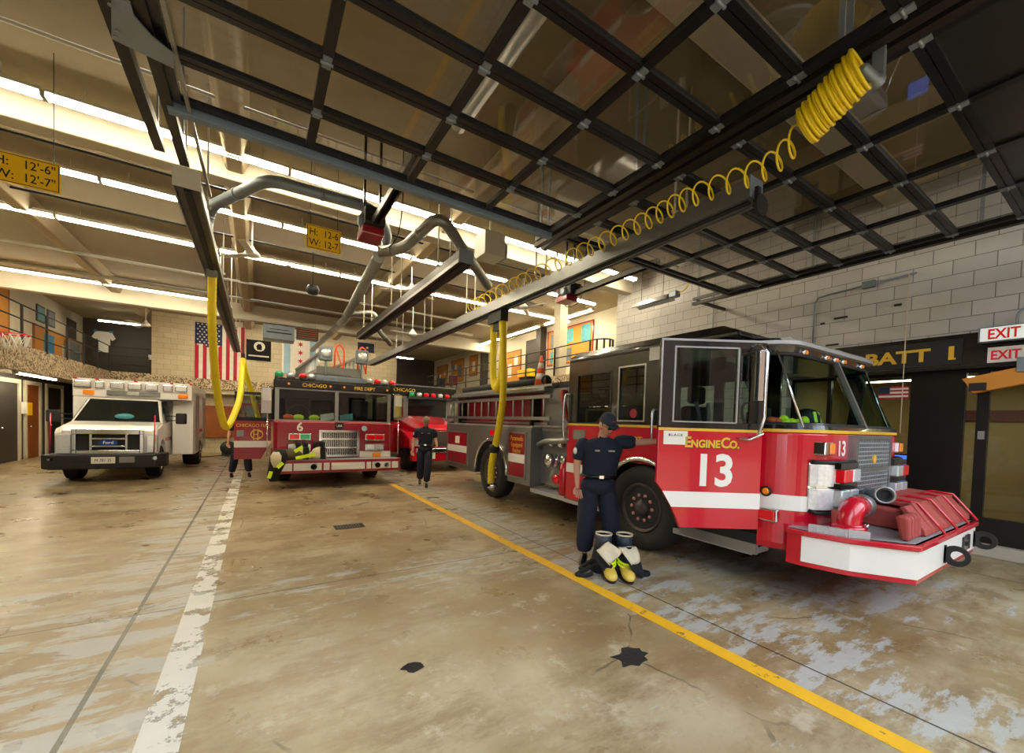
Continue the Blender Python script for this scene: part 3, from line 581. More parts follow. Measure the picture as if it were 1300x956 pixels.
MB().lathe((1.07, 10.5, 4.5), (0, 0, 1), [(.02, -.12), (.11, -.09), (.15, 0), (.11, .09), (.02, .12)]).build('dome', 'mblack', g); MB().cyl((1.07, 10.5, 4.6), (1.07, 10.5, H), .01).build('rod', 'mblack', g)
# heater and small things on the block wall
g = T('radiant_heater', (7.6, 6.4, 4.35), 'long gas radiant heater hung by chains beside the block wall', 'heater')
MB().prism([(7.42, 4.36), (7.5, 4.47), (7.66, 4.47), (7.74, 4.36), (7.7, 4.36), (7.64, 4.43), (7.52, 4.43), (7.46, 4.36)][::1], 1, 5.75, 6.72).build('reflector', 'alu', g)
MB().cyl((7.58, 5.8, 4.4), (7.58, 6.68, 4.4), .02).build('burner_tube', 'steel', g); MB().box(7.5, 7.66, 5.57, 5.75, 4.38, 4.5).build('burner_box', 'galv', g, .01)
MB().bar((7.58, 5.95, 4.47), (7.58, 5.95, H - .01), .008).bar((7.58, 6.55, 4.47), (7.58, 6.55, H - .01), .008).build('chains', 'mblack', g); MB().tube(spline([(7.58, 5.57, 4.44), (7.6, 5.4, 4.5), (7.75, 5.35, 4.75), (8.05, 5.3, 4.8)]), .012).build('gas_line', 'ycoil', g)
g = T('wall_conduit', (8.08, 2.6, 3.9), 'grey conduit with a junction box bent along the block wall', 'conduit')
MB().tube([(8.07, 3.22, 2.96), (8.07, 3.22, 3.78), (8.07, 3.16, 3.86), (8.07, 3.0, 3.88), (8.07, 1.96, 3.93)], .014).build('conduit', 'galv', g); MB().box(8.03, 8.1, 2.42, 2.58, 3.85, 3.96).build('junction_box', 'galv', g, .006)
tag(MB().cyl((8.0, 2.02, 3.93), (8.0, 2.02, 1.6), .006, seg=6).build('pull_cord', 'canvas'), 'thin cord hanging down the block wall over the letters', 'cord')
tag(MB().cyl((8.06, 5.05, 2.96), (8.06, 5.05, 4.6), .012).build('wall_pipe', 'galv'), 'thin vertical pipe on the block wall left of the conduit', 'pipe')
tag(MB().box(8.06, 8.1, 4.4, 5.0, 3.1, 3.32).build('wall_panel', 'cream', None, .01), 'pale rectangular panel fixed on the block wall behind the engine roof', 'panel')
for y, z, l, a in ((2.85, 3.45, 'upper', .09), (2.95, 3.02, 'lower', .09), (3.1, 3.4, 'left', .03), (2.15, 3.5, 'right', .04)):
    tag(MB().box(8.085, 8.1, y - a, y + a, z, z + .03).build('wall_slot', 'mblack'), 'small dark slot in the block wall, %s of the four near the conduit' % l, 'wall mark')
# yellow operator arm at the exit door
g = T('barrier_arm', (7.9, 1.1, 2.2), 'yellow box shaped gate arm with a black end in front of the exit door', 'barrier arm')
MB().prism([(1.36, 2.27), (1.40, 2.33), (.62, 2.52), (.62, 2.30), (1.3, 2.14)], 0, 7.8, 7.94).build('arm', 'board', g, .005)
MB().box(7.785, 7.8, 1.18, 1.33, 2.17, 2.27).build('black_sensor', 'mblack', g)
MB().box(7.78, 7.96, .8, .95, 2.38, 2.56).build('mounting_box', 'galv', g, .005)
# small flag and screen behind the storefront window
g = T('window_flag', (8.27, 2.2, 2.2), 'small American flag print in the storefront window', 'flag')
for k in range(7): MB().box(8.262, 8.268, 2.02, 2.36, 2.12 + k * .028, 2.148 + k * .028).build('stripe', 'fred' if k % 2 == 0 else 'fwhite', g)
MB().box(8.256, 8.262, 2.23, 2.36, 2.204, 2.316).build('canton', 'fblue', g)
g = T('lit_monitor', (8.6, 2.1, 1.0), 'bright blue monitor screen behind the storefront window', 'monitor')
MB().box(8.5, 8.55, 1.98, 2.3, 1.0, 1.28).build('housing', 'mblack', g); MB().box(8.493, 8.5, 2.0, 2.28, 1.02, 1.26).build('screen', 'screen', g); MB().box(8.48, 8.6, 2.1, 2.18, .78, 1.0).build('stand', 'mblack', g)
g = T('office_desk', (8.8, 2.5, 0), 'dark desk behind the storefront window under the blue monitor', 'desk')
MB().box(8.42, 9.1, 1.6, 3.5, .72, .78).build('desk_top', 'dkwall', g)
for x, y in ((8.45, 1.65), (9.05, 1.65), (8.45, 3.45), (9.05, 3.45)): MB().box(x - .03, x + .03, y - .03, y + .03, 0, .72).build('leg', 'mblack', g)
g = T('red_lobby_sign', (10.88, 1.1, 1.9), 'dark red lettered panel on the wall beyond the exit door', 'sign')
MB().box(10.84, 10.88, .3, 1.9, 1.86, 2.05).build('panel', 'maroon', g)
# ================================================================ GALLERIES AND BACK WALL
def railing(pts, z0, z1, label, step=1.35):
    g = T('gallery_railing', pts[0] + (z0,), label, 'railing'); r = MB()
    P = [Vector(p + (0,)) for p in pts]
    for zz in (z1, z0 + (z1 - z0) * .66, z0 + (z1 - z0) * .33):
        r.tube([p + Vector((0, 0, zz)) for p in P], .017, 6)
    r.build('rails', 'mblack', g)
    for a, b in zip(P, P[1:]):
        n = max(1, round((b - a).length / step))
        for i in range(n): p = a.lerp(b, i / n); MB().box(p.x - .02, p.x + .02, p.y - .02, p.y + .02, z0, z1 + .01).build('post', 'mblack', g)
    return g
railing([(-4.5, 6.), (-4.5, 20.2), (-3.4, 20.2)], 2.95, 3.9, 'black pipe railing along the left gallery edge')
railing([(7.55, 20.4), (7.55, 8.2)] + [(7.55 + .3 - .3 * math.cos(a), 8.2 - .45 * math.sin(a)) for a in (.5, 1., 1.5, 2., 2.5)], 2.95, 3.85, 'black pipe railing with a rounded end along the right gallery', 1.6)
def boardY(x, y0, y1, z0, z1, label, pics, sgn, frame='wood', base='cork'):
    g = T('bulletin_board', (x, (y0 + y1) / 2, z0), label, 'bulletin board')
    MB().box(min(x, x + .03 * sgn), max(x, x + .03 * sgn), y0, y1, z0, z1).build('board', base, g)
    f = MB().wall(0, min(x, x + .045 * sgn), max(x, x + .045 * sgn), y0 - .04, y1 + .04, z0 - .04, z1 + .04, [(y0, y1, z0, z1)]).build('frame', frame, g)
    for a0, a1, b0, b1, m in pics: MB().box(min(x + .03 * sgn, x + .036 * sgn), max(x + .03 * sgn, x + .036 * sgn), a0, a1, b0, b1).build('pinned_picture', m, g)
    return g
xl = -6.05
boardY(xl, 15.4, 17.6, 3.3, 4.95, 'large plain tan board on the left gallery wall, nearest the doors', [], 1)
boardY(xl, 19.2, 23.4, 3.1, 4.25, 'tan bulletin board on the left gallery wall with a sea picture', [(19.9, 20.7, 3.45, 4.1, 'blue'), (21.4, 21.6, 3.5, 3.9, 'paper'), (22.3, 22.5, 3.3, 3.5, 'paper'), (22.7, 22.9, 3.6, 3.8, 'ptgrey')], 1)
def frameY(x, y0, y1, z0, z1, label, m, sgn):
    g = T('framed_picture', (x, (y0 + y1) / 2, z0), label, 'picture'); MB().box(min(x, x + .03 * sgn), max(x, x + .03 * sgn), y0, y1, z0, z1).build('frame', 'mblack', g)
    MB().box(min(x + .03 * sgn, x + .034 * sgn), max(x + .03 * sgn, x + .034 * sgn), y0 + .06, y1 - .06, z0 + .06, z1 - .06).build('print', m, g)
frameY(xl, 19.4, 20.0, 4.4, 4.95, 'framed picture above the tan board, left of the pair', 'teal', 1); frameY(xl, 20.2, 20.8, 4.4, 4.95, 'framed picture above the tan board, right of the pair', 'ptgrey', 1)
frameY(xl, 21.9, 22.8, 4.3, 5.0, 'dark plaque high on the left gallery wall', 'dkwall', 1)
g = T('display_case', (-5.8, 21.9, 2.95), 'grey upright picture panel standing in front of the tan board', 'display case'); MB().box(-5.98, -5.9, 21.6, 22.7, 3.1, 4.1).build('panel', 'ptgrey', g); MB().wall(0, -6.0, -5.87, 21.55, 22.75, 2.95, 4.15, [(21.6, 22.7, 3.05, 4.1)]).build('frame', 'steel', g)
g = T('pinned_shirt', (-5.0, 23.55, 3.4), 'white T-shirt pinned up with blue tape on the dark alcove wall', 'shirt')
MB().prism([(-5.65, 4.85), (-5.17, 4.85), (-5.05, 4.6), (-5.15, 4.5), (-5.22, 4.58), (-5.22, 4.0), (-5.6, 4.0), (-5.6, 4.58), (-5.67, 4.5), (-5.77, 4.6)], 1, 23.52, 23.56).build('cloth', 'paper', g); MB().box(-5.72, -5.6, 23.51, 23.52, 4.82, 4.9).box(-5.24, -5.12, 23.51, 23.52, 4.82, 4.9).build('tape', 'blue', g)
g = T('wall_light', (-3.7, 23.5, 3.9), 'pale wall lamp on the dark alcove wall by the brick corner', 'wall lamp'); MB().box(-4.0, -3.45, 23.48, 23.6, 3.85, 4.05).build('shade', 'paper', g, .02); MB().box(-3.8, -3.65, 23.55, 23.6, 4.05, 4.1).build('bracket', 'galv', g)
xr = 9.6
boardY(xr, 10.3, 12.75, 3.85, 5.1, 'big orange bulletin board with five fire photographs on the right gallery wall', [(12.0, 12.6, 4.5, 5.0, 'ptgrey'), (11.3, 11.85, 4.55, 5.05, 'teal'), (10.4, 10.85, 4.45, 5.05, 'teal'), (12.0, 12.6, 3.9, 4.35, 'teal'), (11.35, 11.9, 3.9, 4.35, 'ptgrey')], -1, 'dred', 'cork')
boardY(xr, 14.7, 16.3, 3.3, 4.7, 'tall board of pinned notices with a red top edge on the right gallery wall', [(14.9, 15.2, 4.1, 4.5, 'paper'), (15.4, 15.7, 3.6, 4.2, 'paper'), (15.8, 16.1, 4.1, 4.5, 'paper')], -1)
boardY(xr, 18.8, 19.6, 4.0, 5.0, 'small board of notices beside the dark gallery column', [(19.0, 19.3, 4.2, 4.7, 'paper')], -1)
boardY(xr, 20.4, 22.0, 3.8, 5.0, 'brown board with small photographs deep in the right gallery', [(20.6, 21.1, 4.1, 4.7, 'ptgrey'), (21.3, 21.5, 4.5, 4.8, 'paper'), (21.6, 21.9, 4.5, 4.75, 'blue'), (21.3, 21.8, 3.9, 4.2, 'paper')], -1)
boardY(xr, 22.6, 24.2, 3.8, 4.9, 'plain brown notice board in the farthest corner of the right gallery', [(22.9, 23.1, 4.3, 4.5, 'paper'), (23.6, 23.8, 4.2, 4.4, 'paper')], -1)
f = MB().box(9.5, 9.6, 13.2, 14.2, 2.95, 5.0).build('door_6', 'dkwall'); f['kind'] = 'structure'; MB().cyl((9.5, 13.35, 3.95), (9.44, 13.35, 3.95), .03).build('door_knob', 'chrome', f)
g = T('yellow_bin', (9.2, 13.6, 2.95), 'yellow box on the right gallery by the dark doorway', 'box'); MB().box(9.1, 9.45, 13.3, 14.2, 3.45, 3.75).build('box', 'sign', g, .02); MB().box(9.15, 9.4, 13.4, 14.1, 2.95, 3.45).build('stand', 'mblack', g)
def chair(x, y, z, label, rz, m):
    g = T('visitor_chair', (x, y, z), label, 'chair', 'gallery chairs'); ob = []
    MB().box(x - .25, x + .25, y - .25, y + .25, z + .42, z + .5).build('seat', m, g, .03); MB().box(x - .25, x + .25, y + .2, y + .27, z + .52, z + .92).build('backrest', m, g, .03)
    for sx in (-1, 1):
        for sy in (-1, 1): MB().cyl((x + .22 * sx, y + .22 * sy, z), (x + .22 * sx, y + .22 * sy, z + .42), .013, seg=6).build('leg', 'mblack', g)
    for o in g.children: pass
    g.rotation_euler.z = rz
chair(8.2, 18.9, 2.95, 'maroon padded chair on the right gallery', -.9, 'maroon'); chair(8.3, 20.6, 2.95, 'dark grey padded chair on the right gallery', -.7, 'mblack')
# flags on the back wall
def cloth(name, m, parent, x0, x1, z0, z1, y=20.19, amp=.02, f=9., off=0.):
    b = MB(); nx, nz = 16, 3; G = []
    for i in range(nx + 1):
        x = x0 + (x1 - x0) * i / nx; G.append([(x, y - off - amp - amp * math.sin(x * f), z0 + (z1 - z0) * j / nz) for j in range(nz + 1)])
    V = [[b.b.verts.new(p) for p in c] for c in G]; W = [[b.b.verts.new((p[0], p[1] + .006, p[2])) for p in c] for c in G]
    for i in range(nx):
        for j in range(nz): b.b.faces.new((V[i][j], V[i + 1][j], V[i + 1][j + 1], V[i][j + 1])); b.b.faces.new((W[i][j], W[i][j + 1], W[i + 1][j + 1], W[i + 1][j]))
    o = b.build(name, m, parent)
    return o
g = T('american_flag', (-1.26, 20.1, 2.93), 'large American flag hanging vertically on the back wall', 'flag')
w_ = (2.06 - .44) / 13
for k in range(13):
    xa = -2.06 + w_ * k; cloth('stripe', 'fred' if k % 2 == 0 else 'fwhite', g, xa, xa + w_, 2.95, 5.14 if k > 6 else 4.3, f=9.)
cloth('canton', 'fblue', g, -2.06, -2.06 + 7 * w_, 4.2, 5.14)
st = MB()
def star(b, x, y, z, r, d=.006, n=5):
    p = []
    for k in range(2 * n): a = PI / 2 + PI * k / n; q = r if k % 2 == 0 else r * .4; p.append((x + q * math.cos(a), z + q * math.sin(a)))
    b.prism(p, 1, y - d, y)
for r_ in range(9):
    for c_ in range(6 if r_ % 2 == 0 else 5):
        x = -2.0 + (.135 * c_ if r_ % 2 == 0 else .135 * c_ + .067); z = 4.28 + r_ * .1; star(st, x + .03, 20.19 - .02 - .02 * math.sin((x + .03) * 9) - .003, z, .042)
st.build('stars', 'fwhite', g)
g = T('black_flag', (.04, 20.1, 3.85), 'black flag with a round white emblem on the back wall', 'flag')
cloth('field', 'bkcloth', g, -.38, .5, 3.85, 4.7); b = MB()
b.prism(arc((.08, 4.42), .2, 0, 2 * PI, 20)[:-1], 1, 20.03, 20.04); b.build('white_disc', 'fwhite', g)
b = MB(); b.prism([(.0, 4.28), (.16, 4.28), (.17, 4.42), (.13, 4.52), (.03, 4.52), (-.02, 4.44), (-.05, 4.4), (-.01, 4.38), (-.01, 4.32)], 1, 20.02, 20.03); b.build('profile_silhouette', 'bkcloth', g)
MB().box(-.3, .42, 20.03, 20.04, 4.0, 4.05).build('motto_bar', 'fwhite', g)
g = T('chicago_flag', (1.5, 20.1, 3.6), 'city flag hanging vertically, light blue bars and red six pointed stars', 'flag')
cloth('white_field', 'fwhite', g, .9, 2.3, 3.4, 4.95); cloth('blue_bar', 'ltblue', g, .98, 1.22, 3.4, 4.95, off=.012); cloth('blue_bar', 'ltblue', g, 1.98, 2.22, 3.4, 4.95, off=.012)
b = MB()
for z in (3.65, 3.98, 4.34, 4.7): star(b, 1.6, 20.045, z, .12, n=6)
b.build('red_stars', 'fred', g)
g = T('blue_flag', (4.4, 20.1, 4.8), 'small dark blue flag high on the back wall behind the ladder', 'flag'); cloth('field', 'fblue', g, 4.0, 4.75, 4.7, 5.15); b = MB(); star(b, 4.4, 20.05, 4.9, .08); b.build('emblem', 'gold', g)
# hanging unit heater and louvre
g = T('unit_heater', (.9, 17., 4.4), 'blue grey box unit heater hanging before the back wall', 'heater'); MB().box(.17, 1.15, 16.8, 17.5, 4.28, 4.8).build('housing', 'galv', g, .02)
MB().box(.27, 1.05, 16.78, 16.8, 4.5, 4.54).box(.35, .95, 16.78, 16.8, 4.62, 4.64).build('vents', 'mblack', g); MB().cyl((.4, 17.1, 4.8), (.4, 17.1, H), .015).cyl((.95, 17.1, 4.8), (.95, 17.1, H), .015).build('hangers', 'conduit', g)
g = T('louvre_heater', (1.5, 16.5, 4.3), 'brown louvred heater hung from thin rods beside the blue grey box', 'heater'); MB().box(1.2, 1.88, 16.4, 16.8, 4.35, 4.75).build('housing', 'dkbrown', g)
b = MB()
for k in range(5): b.box(1.22, 1.86, 16.36, 16.4, 4.38 + k * .075, 4.41 + k * .075)
b.build('louvres', 'wood', g); MB().cyl((1.4, 16.6, 4.75), (1.4, 16.6, H), .008).cyl((1.8, 16.6, 4.75), (1.8, 16.6, H), .008).build('rods', 'conduit', g)
tag(MB().box(-1.9, -.55, 20.1, 20.2, .62, 1.9).build('wall_board', 'wood', None, .01), 'plain brown wooden board on the lower back wall beside the ambulance', 'board')
g = T('wall_shelf', (1, 20., 2.3), 'long white shelf edge under the mosaic strip on the back wall', 'shelf'); MB().box(-2.2, 5.6, 19.75, 20.2, 2.36, 2.42).build('shelf_board', 'cream', g)
b = MB()
for x in (-2., 0., 2., 4., 5.4): b.box(x - .02, x + .02, 19.9, 20.2, 2.2, 2.36)
b.build('brackets', 'mblack', g)
g = T('notice_case', (.2, 20.1, 1.5), 'reddish framed notice case on the back wall seen through the open door', 'notice case'); MB().box(-.5, 1.4, 20.12, 20.2, 1.3, 2.05).build('frame', 'dred', g)
MB().box(-.42, .1, 20.1, 20.12, 1.4, 1.95).box(.2, .7, 20.1, 20.12, 1.4, 1.95).box(.78, 1.3, 20.1, 20.12, 1.4, 1.95).build('glazing', 'ptgrey', g)
g = T('floor_fan', (-.9, 18.9, 0), 'black portable fan on the floor by the back wall', 'fan'); MB().lathe((-.9, 18.9, .28), (.1, -1, .2), [(.1, -.1), (.25, -.05), (.26, .08), (.05, .1)]).build('cage', 'mblack', g); MB().box(-1.1, -.7, 18.8, 19.1, 0, .05).box(-1.1, -1.05, 18.9, 18.95, .05, .3).box(-.75, -.7, 18.9, 18.95, .05, .3).build('stand', 'mblack', g)
tag(MB().tube(spline([(-2.2, 18.5, .015), (-1.6, 18.2, .015), (-1.1, 18.6, .015), (-.5, 18.1, .015), (.1, 18.4, .015)]), .015, 6).build('floor_cable', 'rubber'), 'black cable lying on the floor in front of the back wall', 'cable')
tag(MB().lathe((-.45, 18.2, 0), (0, 0, 1), [(.08, 0), (.09, .02), (.09, .5), (.05, .56), (.03, .6)]).build('fire_extinguisher', 'red'), 'red cylinder standing on the floor by the back wall', 'extinguisher')
g = T('storage_bin', (-4.1, 8.2, 0), 'corner of a blue bin with a white lid at the left edge', 'bin'); MB().box(-5.1, -4.32, 9.1, 9.5, 0, .3).build('body', 'fblue', g); MB().box(-5.12, -4.3, 9.08, 9.52, .3, .36).build('lid', 'paper', g)
g = T('basketball_hoop', (-4.45, 12.9, 3.0), 'red basketball hoop with a net fixed to the left gallery fascia', 'basketball hoop')
MB().tube([(-4.27 + .22 * math.cos(a), 12.75 + .22 * math.sin(a), 3.1) for a in [2 * PI * k / 24 for k in range(24)]], .014, 6, closed=True).box(-4.5, -4.45, 12.65, 12.85, 3.0, 3.12).build('rim', 'red', g)
b = MB()
for k in range(12):
    a = 2 * PI * k / 12
    for d_ in (-.26, .26): b.tube([(-4.27 + .22 * math.cos(a), 12.75 + .22 * math.sin(a), 3.09), (-4.27 + .17 * math.cos(a + d_), 12.75 + .17 * math.sin(a + d_), 2.93), (-4.27 + .13 * math.cos(a), 12.75 + .13 * math.sin(a), 2.78)], .006, 4)
b.build('net', 'paper', g)
g = T('door_notice', (-6, 18.35, 1.6), 'bright yellow notice sheet on the brown wooden door at left', 'notice'); MB().box(-6.02, -6.0, 18.72, 19.0, 1.35, 1.75).build('sheet', 'sign', g)
g = T('wall_switch_box', (-6., 18.35, 1.6), 'white switch box on the frame between the left doors', 'switch box'); MB().box(-6.0, -5.94, 18.22, 18.48, 1.4, 1.75).build('box', 'paper', g, .01)
g = T('round_rolling_base', (8.2, .9, 0), 'grey round disc with a perforated arm on the floor at the right edge', 'tool')
b = MB().lathe((7.6, .62, 0), (0, 0, 1), [(.12, 0.0), (.13, .01), (.125, .03), (.05, .035)]); b.build('disc', 'galv', g); MB().bar((7.62, .62, .05), (8.1, .35, .05), .045, .03).build('arm', 'steel', g)
# rafters of shields on the mezzanine dado
# ================================================================ VEHICLES
def wheel(parent, x, y, r, w, side=-1, hub='steel', name='wheel', bolts=True):
    # side -1: outer face towards -x
    z = r; s = side; g = MB().lathe((x, y, z), (s, 0, 0), [(r * .56, -w), (r * .9, -w), (r * .98, -w * .9), (r, -w * .7), (r, -w * .22), (r * .975, -w * .05), (r * .9, 0), (r * .62, .005), (r * .58, -.03)], 36).build(name, 'rubber', parent)
    MB().lathe((x, y, z), (s, 0, 0), [(r * .575, -w * .8), (r * .59, -.01), (r * .56, .005), (r * .53, -.02), (r * .36, -.09), (r * .2, -.07), (r * .19, -.01), (r * .12, .02), (r * .05, .025)], 28).build('rim', hub, g)
    if bolts:
        b = MB()
        for k in range(10): a = 2 * PI * k / 10; c = (x + s * -.06, y + r * .3 * math.cos(a), z + r * .3 * math.sin(a)); b.lathe(c, (s, 0, 0), [(.024, -.02), (.024, .035), (.012, .05)], 8)
        b.build('wheel_nuts', 'rosy', g, label='rosy covered wheel nuts')
        h = MB()
        for k in range(5): a = 2 * PI * k / 5 + .4; c = (x + s * -.055, y + r * .44 * math.cos(a), z + r * .44 * math.sin(a)); h.lathe(c, (s, 0, 0), [(.035, 0), (.035, .004)], 10)
        h.build('hand_holes', 'dark', g)
    return g
MT['meshm'] = mat('mesh_metal', '#aeb2b6', .3, .4); MT['clens2'] = mat('reflector_lens', '#e3e6ea', .12, .25, var=.35, scale=30, coat=.8, bump=.3); MT['rosy'] = mat('rosy_nuts', '#c98d86', .4, .2); MT['rimdk'] = mat('rim_dark', '#4a4240', .5, .5)
def plan(x0, x1, yf, yb, r, n=7):   # plan outline with rounded front corners; starts rear left
    P = [(x0, yb)] + [(x0 + r - r * math.cos(a), yf + r - r * math.sin(a)) for a in [PI / 2 * i / n for i in range(n + 1)]]
    Q = [(x1 - (p[0] - x0), p[1]) for p in P][::-1]
    return P + Q
def ring(x0, x1, yf, yb, r, z, n=16): return [(x, y, z) for x, y in plan(x0, x1, yf, yb, r, n)]
# ---------------------------------------------------------------- Engine 13
E13 = T('fire_engine', (5.4, 5.4, 0), 'nearest red and black fire engine with number 13 on its open door', 'fire engine', 'red fire engines')
X0, X1 = 4.15, 6.65; YF = 1.62; YD = 2.05; YC = 3.02; YR = 4.95
b = MB(); R = .42
b.loft([ring(X0 + .02, X1 - .02, YF + .02, YD, R, .46), ring(X0, X1, YF, YD, R, .52), ring(X0, X1, YF, YD, R, 1.55), ring(X0 + .01, X1 - .01, YF + .02, YD, R, 1.6)])
lowf = b.build('front_lower_panel', 'red', E13)
sb = [(YC, 1.6), (YR, 1.6), (YR, .42), (4.12, .42)] + [(3.5 + .62 * math.cos(a), .55 + .62 * math.sin(a)) for a in [-.2 + (PI - .55) * i / 14 for i in range(15)]] + [(YC, .98)]
MB().prism(sb, 0, X0, X0 + .06).prism(sb, 0, X1 - .06, X1).box(X0 + .06, X1 - .06, YR - .06, YR, .42, 1.6).box(X0 + .06, X1 - .06, YC, YR, 1.1, 1.16).build('crew_lower_body', 'red', E13)
MB().box(X0 + .02, X1 - .02, YD, YC, .46, .56).box(X0 + .8, X1 - .8, 2., YR, .5, 1.25).box(X1 - .05, X1, YD, YC, .5, 1.6).build('cab_floor', 'dark', E13)
# white reflective band and gold line that runs round the cab
b = MB()
for z0, z1, m, nm in ((.84, .98, 'white', 'white_band'), (1.57, 1.6, 'gold', 'gold_line')):
    q = MB(); o = .006
    pl_ = plan(X0 - o, X1 + o, YF - o, YD, R, 16); inn = plan(X0, X1, YF, YD, R, 16)
    for (a, c), (e, f) in zip(zip(pl_, pl_[1:]), zip(inn, inn[1:])): q.hexa([(a[0], a[1], z0), (c[0], c[1], z0), (f[0], f[1], z0), (e[0], e[1], z0), (a[0], a[1], z1), (c[0], c[1], z1), (f[0], f[1], z1), (e[0], e[1], z1)])
    q.build(nm, m, E13); MB().box(X0 - o, X0, (4.12 if z0 < 1 else YC), YR, z0, z1).build(nm, m, E13); MB().box(X1, X1 + o, (4.12 if z0 < 1 else YD), YR, z0, z1).build(nm, m, E13)
# wheel arches and wheels
for x in (X0 - .015, X1 - .045):
    MB().tube([(x + .03, 3.5 + .62 * math.cos(a), .55 + .62 * math.sin(a)) for a in [-.25 + (PI + .3) * i / 20 for i in range(21)]], .035, 8).build('wheel_arch_trim', 'chrome', E13)
for s, x in ((-1, X0 + .03), (1, X1 - .03)):
    wheel(E13, x, 3.5, .54, .3, s, 'rimdk'); wheel(E13, x, 7.4, .54, .3, s, 'rimdk')
# upper crew cab (black) with windows
ZT = 2.6
w1, w2 = (3.48, 3.9, 1.66, 2.36), (4.06, 4.74, 1.62, 2.32)
for xa, xb, s in ((X0, X0 + .05, -1), (X1 - .05, X1, 1)):
    MB().wall(0, xa, xb, YC, YR, 1.6, ZT - .06, [w1, w2]).build('crew_side_panel', 'black', E13)
    for wdw in (w1, w2):
        f = MB().wall(0, xa - .008 if s < 0 else xb, xa if s < 0 else xb + .008, wdw[0] - .02, wdw[1] + .02, wdw[2] - .02, wdw[3] + .02, [wdw]).build('window_frame', 'alu' if wdw is w1 else 'mblack', E13)
        MB().box(xa + .02, xa + .028, *wdw).build('pane', 'glass', f)
MB().box(X0 + .05, X1 - .05, YR - .05, YR, 1.6, ZT - .06).build('crew_rear_panel', 'black', E13)
MB().loft([[(X0, 2.3, ZT - .06), (X1, 2.3, ZT - .06), (X1, YR + .02, ZT - .06), (X0, YR + .02, ZT - .06)], [(X0, 2.32, ZT), (X1, 2.32, ZT), (X1, YR + .02, ZT), (X0, YR + .02, ZT)], [(X0 + .12, 2.55, ZT + .1), (X1 - .12, 2.55, ZT + .1), (X1 - .12, YR - .05, ZT + .1), (X0 + .12, YR - .05, ZT + .1)]]).build('raised_roof', 'black', E13, .02)
MB().loft([ring(X0, X1, 1.95, 2.6, R, 2.34), ring(X0, X1, 1.93, 2.6, R, 2.42), ring(X0 + .04, X1 - .04, 1.98, 2.6, R, 2.5)]).build('front_roof', 'black', E13)
MB().box(X0 - .03, X0 + .02, 3.06, 3.4, 2.40, 2.56).build('scene_light', 'clens', E13)
# windscreen wrapped round the corners
def screen_pts(z, t, n=10):
    yf = YF + .03 + t * .29; r = R
    P = [(X0 + .02, YD + .12 * (1 - t))] + [(X0 + .02 + r - r * math.cos(a), yf + r - r * math.sin(a)) for a in [PI / 2 * i / n for i in range(n + 1)]] + [(5.4, yf)]
    return [(x, y, z) for x, y in P]
lo_, hi_ = screen_pts(1.64, 0), screen_pts(2.34, 1)
mir = lambda P: [(10.8 - x, y, z) for x, y, z in P]
for A, B in ((lo_, hi_), (mir(lo_), mir(hi_))):
    MB().loft([A, B], cap=False, closed=False, smooth=True).build('windscreen', 'wglass', E13)
    MB().tube(A, .024, 6).tube(B, .02, 6).build('windscreen_seal', 'mblack', E13)
MB().bar((5.4, YF + .02, 1.62), (5.4, YF + .31, 2.36), .045, .05).build('centre_post', 'steel', E13)
for x in (X0 + .03, X1 - .03): MB().bar((x, YD + .1, 1.6), (x, YD + .02, 2.4), .07, .1).build('corner_pillar', 'black', E13)
for x in (X0 + .33, X1 - .33): MB().tube([(x - .2 if x < 5 else x + .2, YF + .13, 1.62), (x - .2 if x < 5 else x + .2, YF + .39, 2.36)], .012, 6).build('screen_strut', 'chrome', E13)
MB().loft([ring(X0 - .01, X1 + .01, YF - .005, YD, R, 1.6), ring(X0 + .01, X1 - .01, YF + .02, YD, R, 1.66)]).build('black_cowl', 'black', E13)
# silver visor light bar, marker lamps
MB().loft([ring(X0 - .02, X1 - .0, 1.87, 2.4, .4, 2.42), ring(X0 - .02, X1 - .0, 1.87, 2.4, .4, 2.455)]).build('roof_visor', 'tread', E13)
MB().prism([(1.9, 2.455), (1.96, 2.51), (2.26, 2.53), (2.36, 2.455)], 0, X0 + .25, X1 - .2).build('light_bar', 'clens', E13, .01)
for x in (4.66, 5.16, 5.38, 5.6, 6.12):
    m_ = MB().lathe((x, 1.955, 2.38), (0, -1, -.1), [(.035, 0), (.035, .03), (.02, .045)], 10).build('marker_lamp', 'chrome', E13); MB().lathe((x, 1.92, 2.375), (0, -1, -.1), [(.024, 0), (.02, .02)], 10).build('lens', 'amber', m_)
# interior
MB().box(X0 + .1, X1 - .1, 1.95, 2.25, 1.2, 1.63).build('dashboard', 'mblack', E13, .04)
for x in (4.62, 6.1):
    s_ = MB().box(x - .24, x + .24, 2.62, 3.1, 1.05, 1.2).box(x - .24, x + .24, 3.0, 3.14, 1.2, 1.85).build('seat', 'bkcloth', E13, .05); MB().box(x - .14, x + .14, 3.02, 3.12, 1.88, 2.1).build('headrest', 'bkcloth', s_, .04)
    MB().bar((x - .12, 2.99, 1.9), (x + .1, 2.99, 1.3), .05, .01).bar((x + .12, 2.985, 1.9), (x + .14, 2.985, 1.3), .05, .01).build('belt', 'galv', s_)
MB().tube([(4.62 + .22 * math.cos(a), 2.36 + .08 * math.sin(a), 1.68 + .2 * math.sin(a)) for a in [2 * PI * i / 24 for i in range(24)]], .016, 6, closed=True).cyl((4.62, 2.36, 1.68), (4.62, 2.2, 1.5), .03).build('steering_wheel', 'mblack', E13)
vb = MB()
for k in range(9): vb.ball((4.46 + .045 * k, 1.99 + .03 * math.sin(k * 2.1), 1.665 + .025 * math.sin(k * 1.7)), .055, (1., .8, .7 + .3 * math.sin(k)), 10)
tag(vb.build('safety_vest', 'lime'), 'crumpled lime vest on the dashboard of engine 13', 'vest')
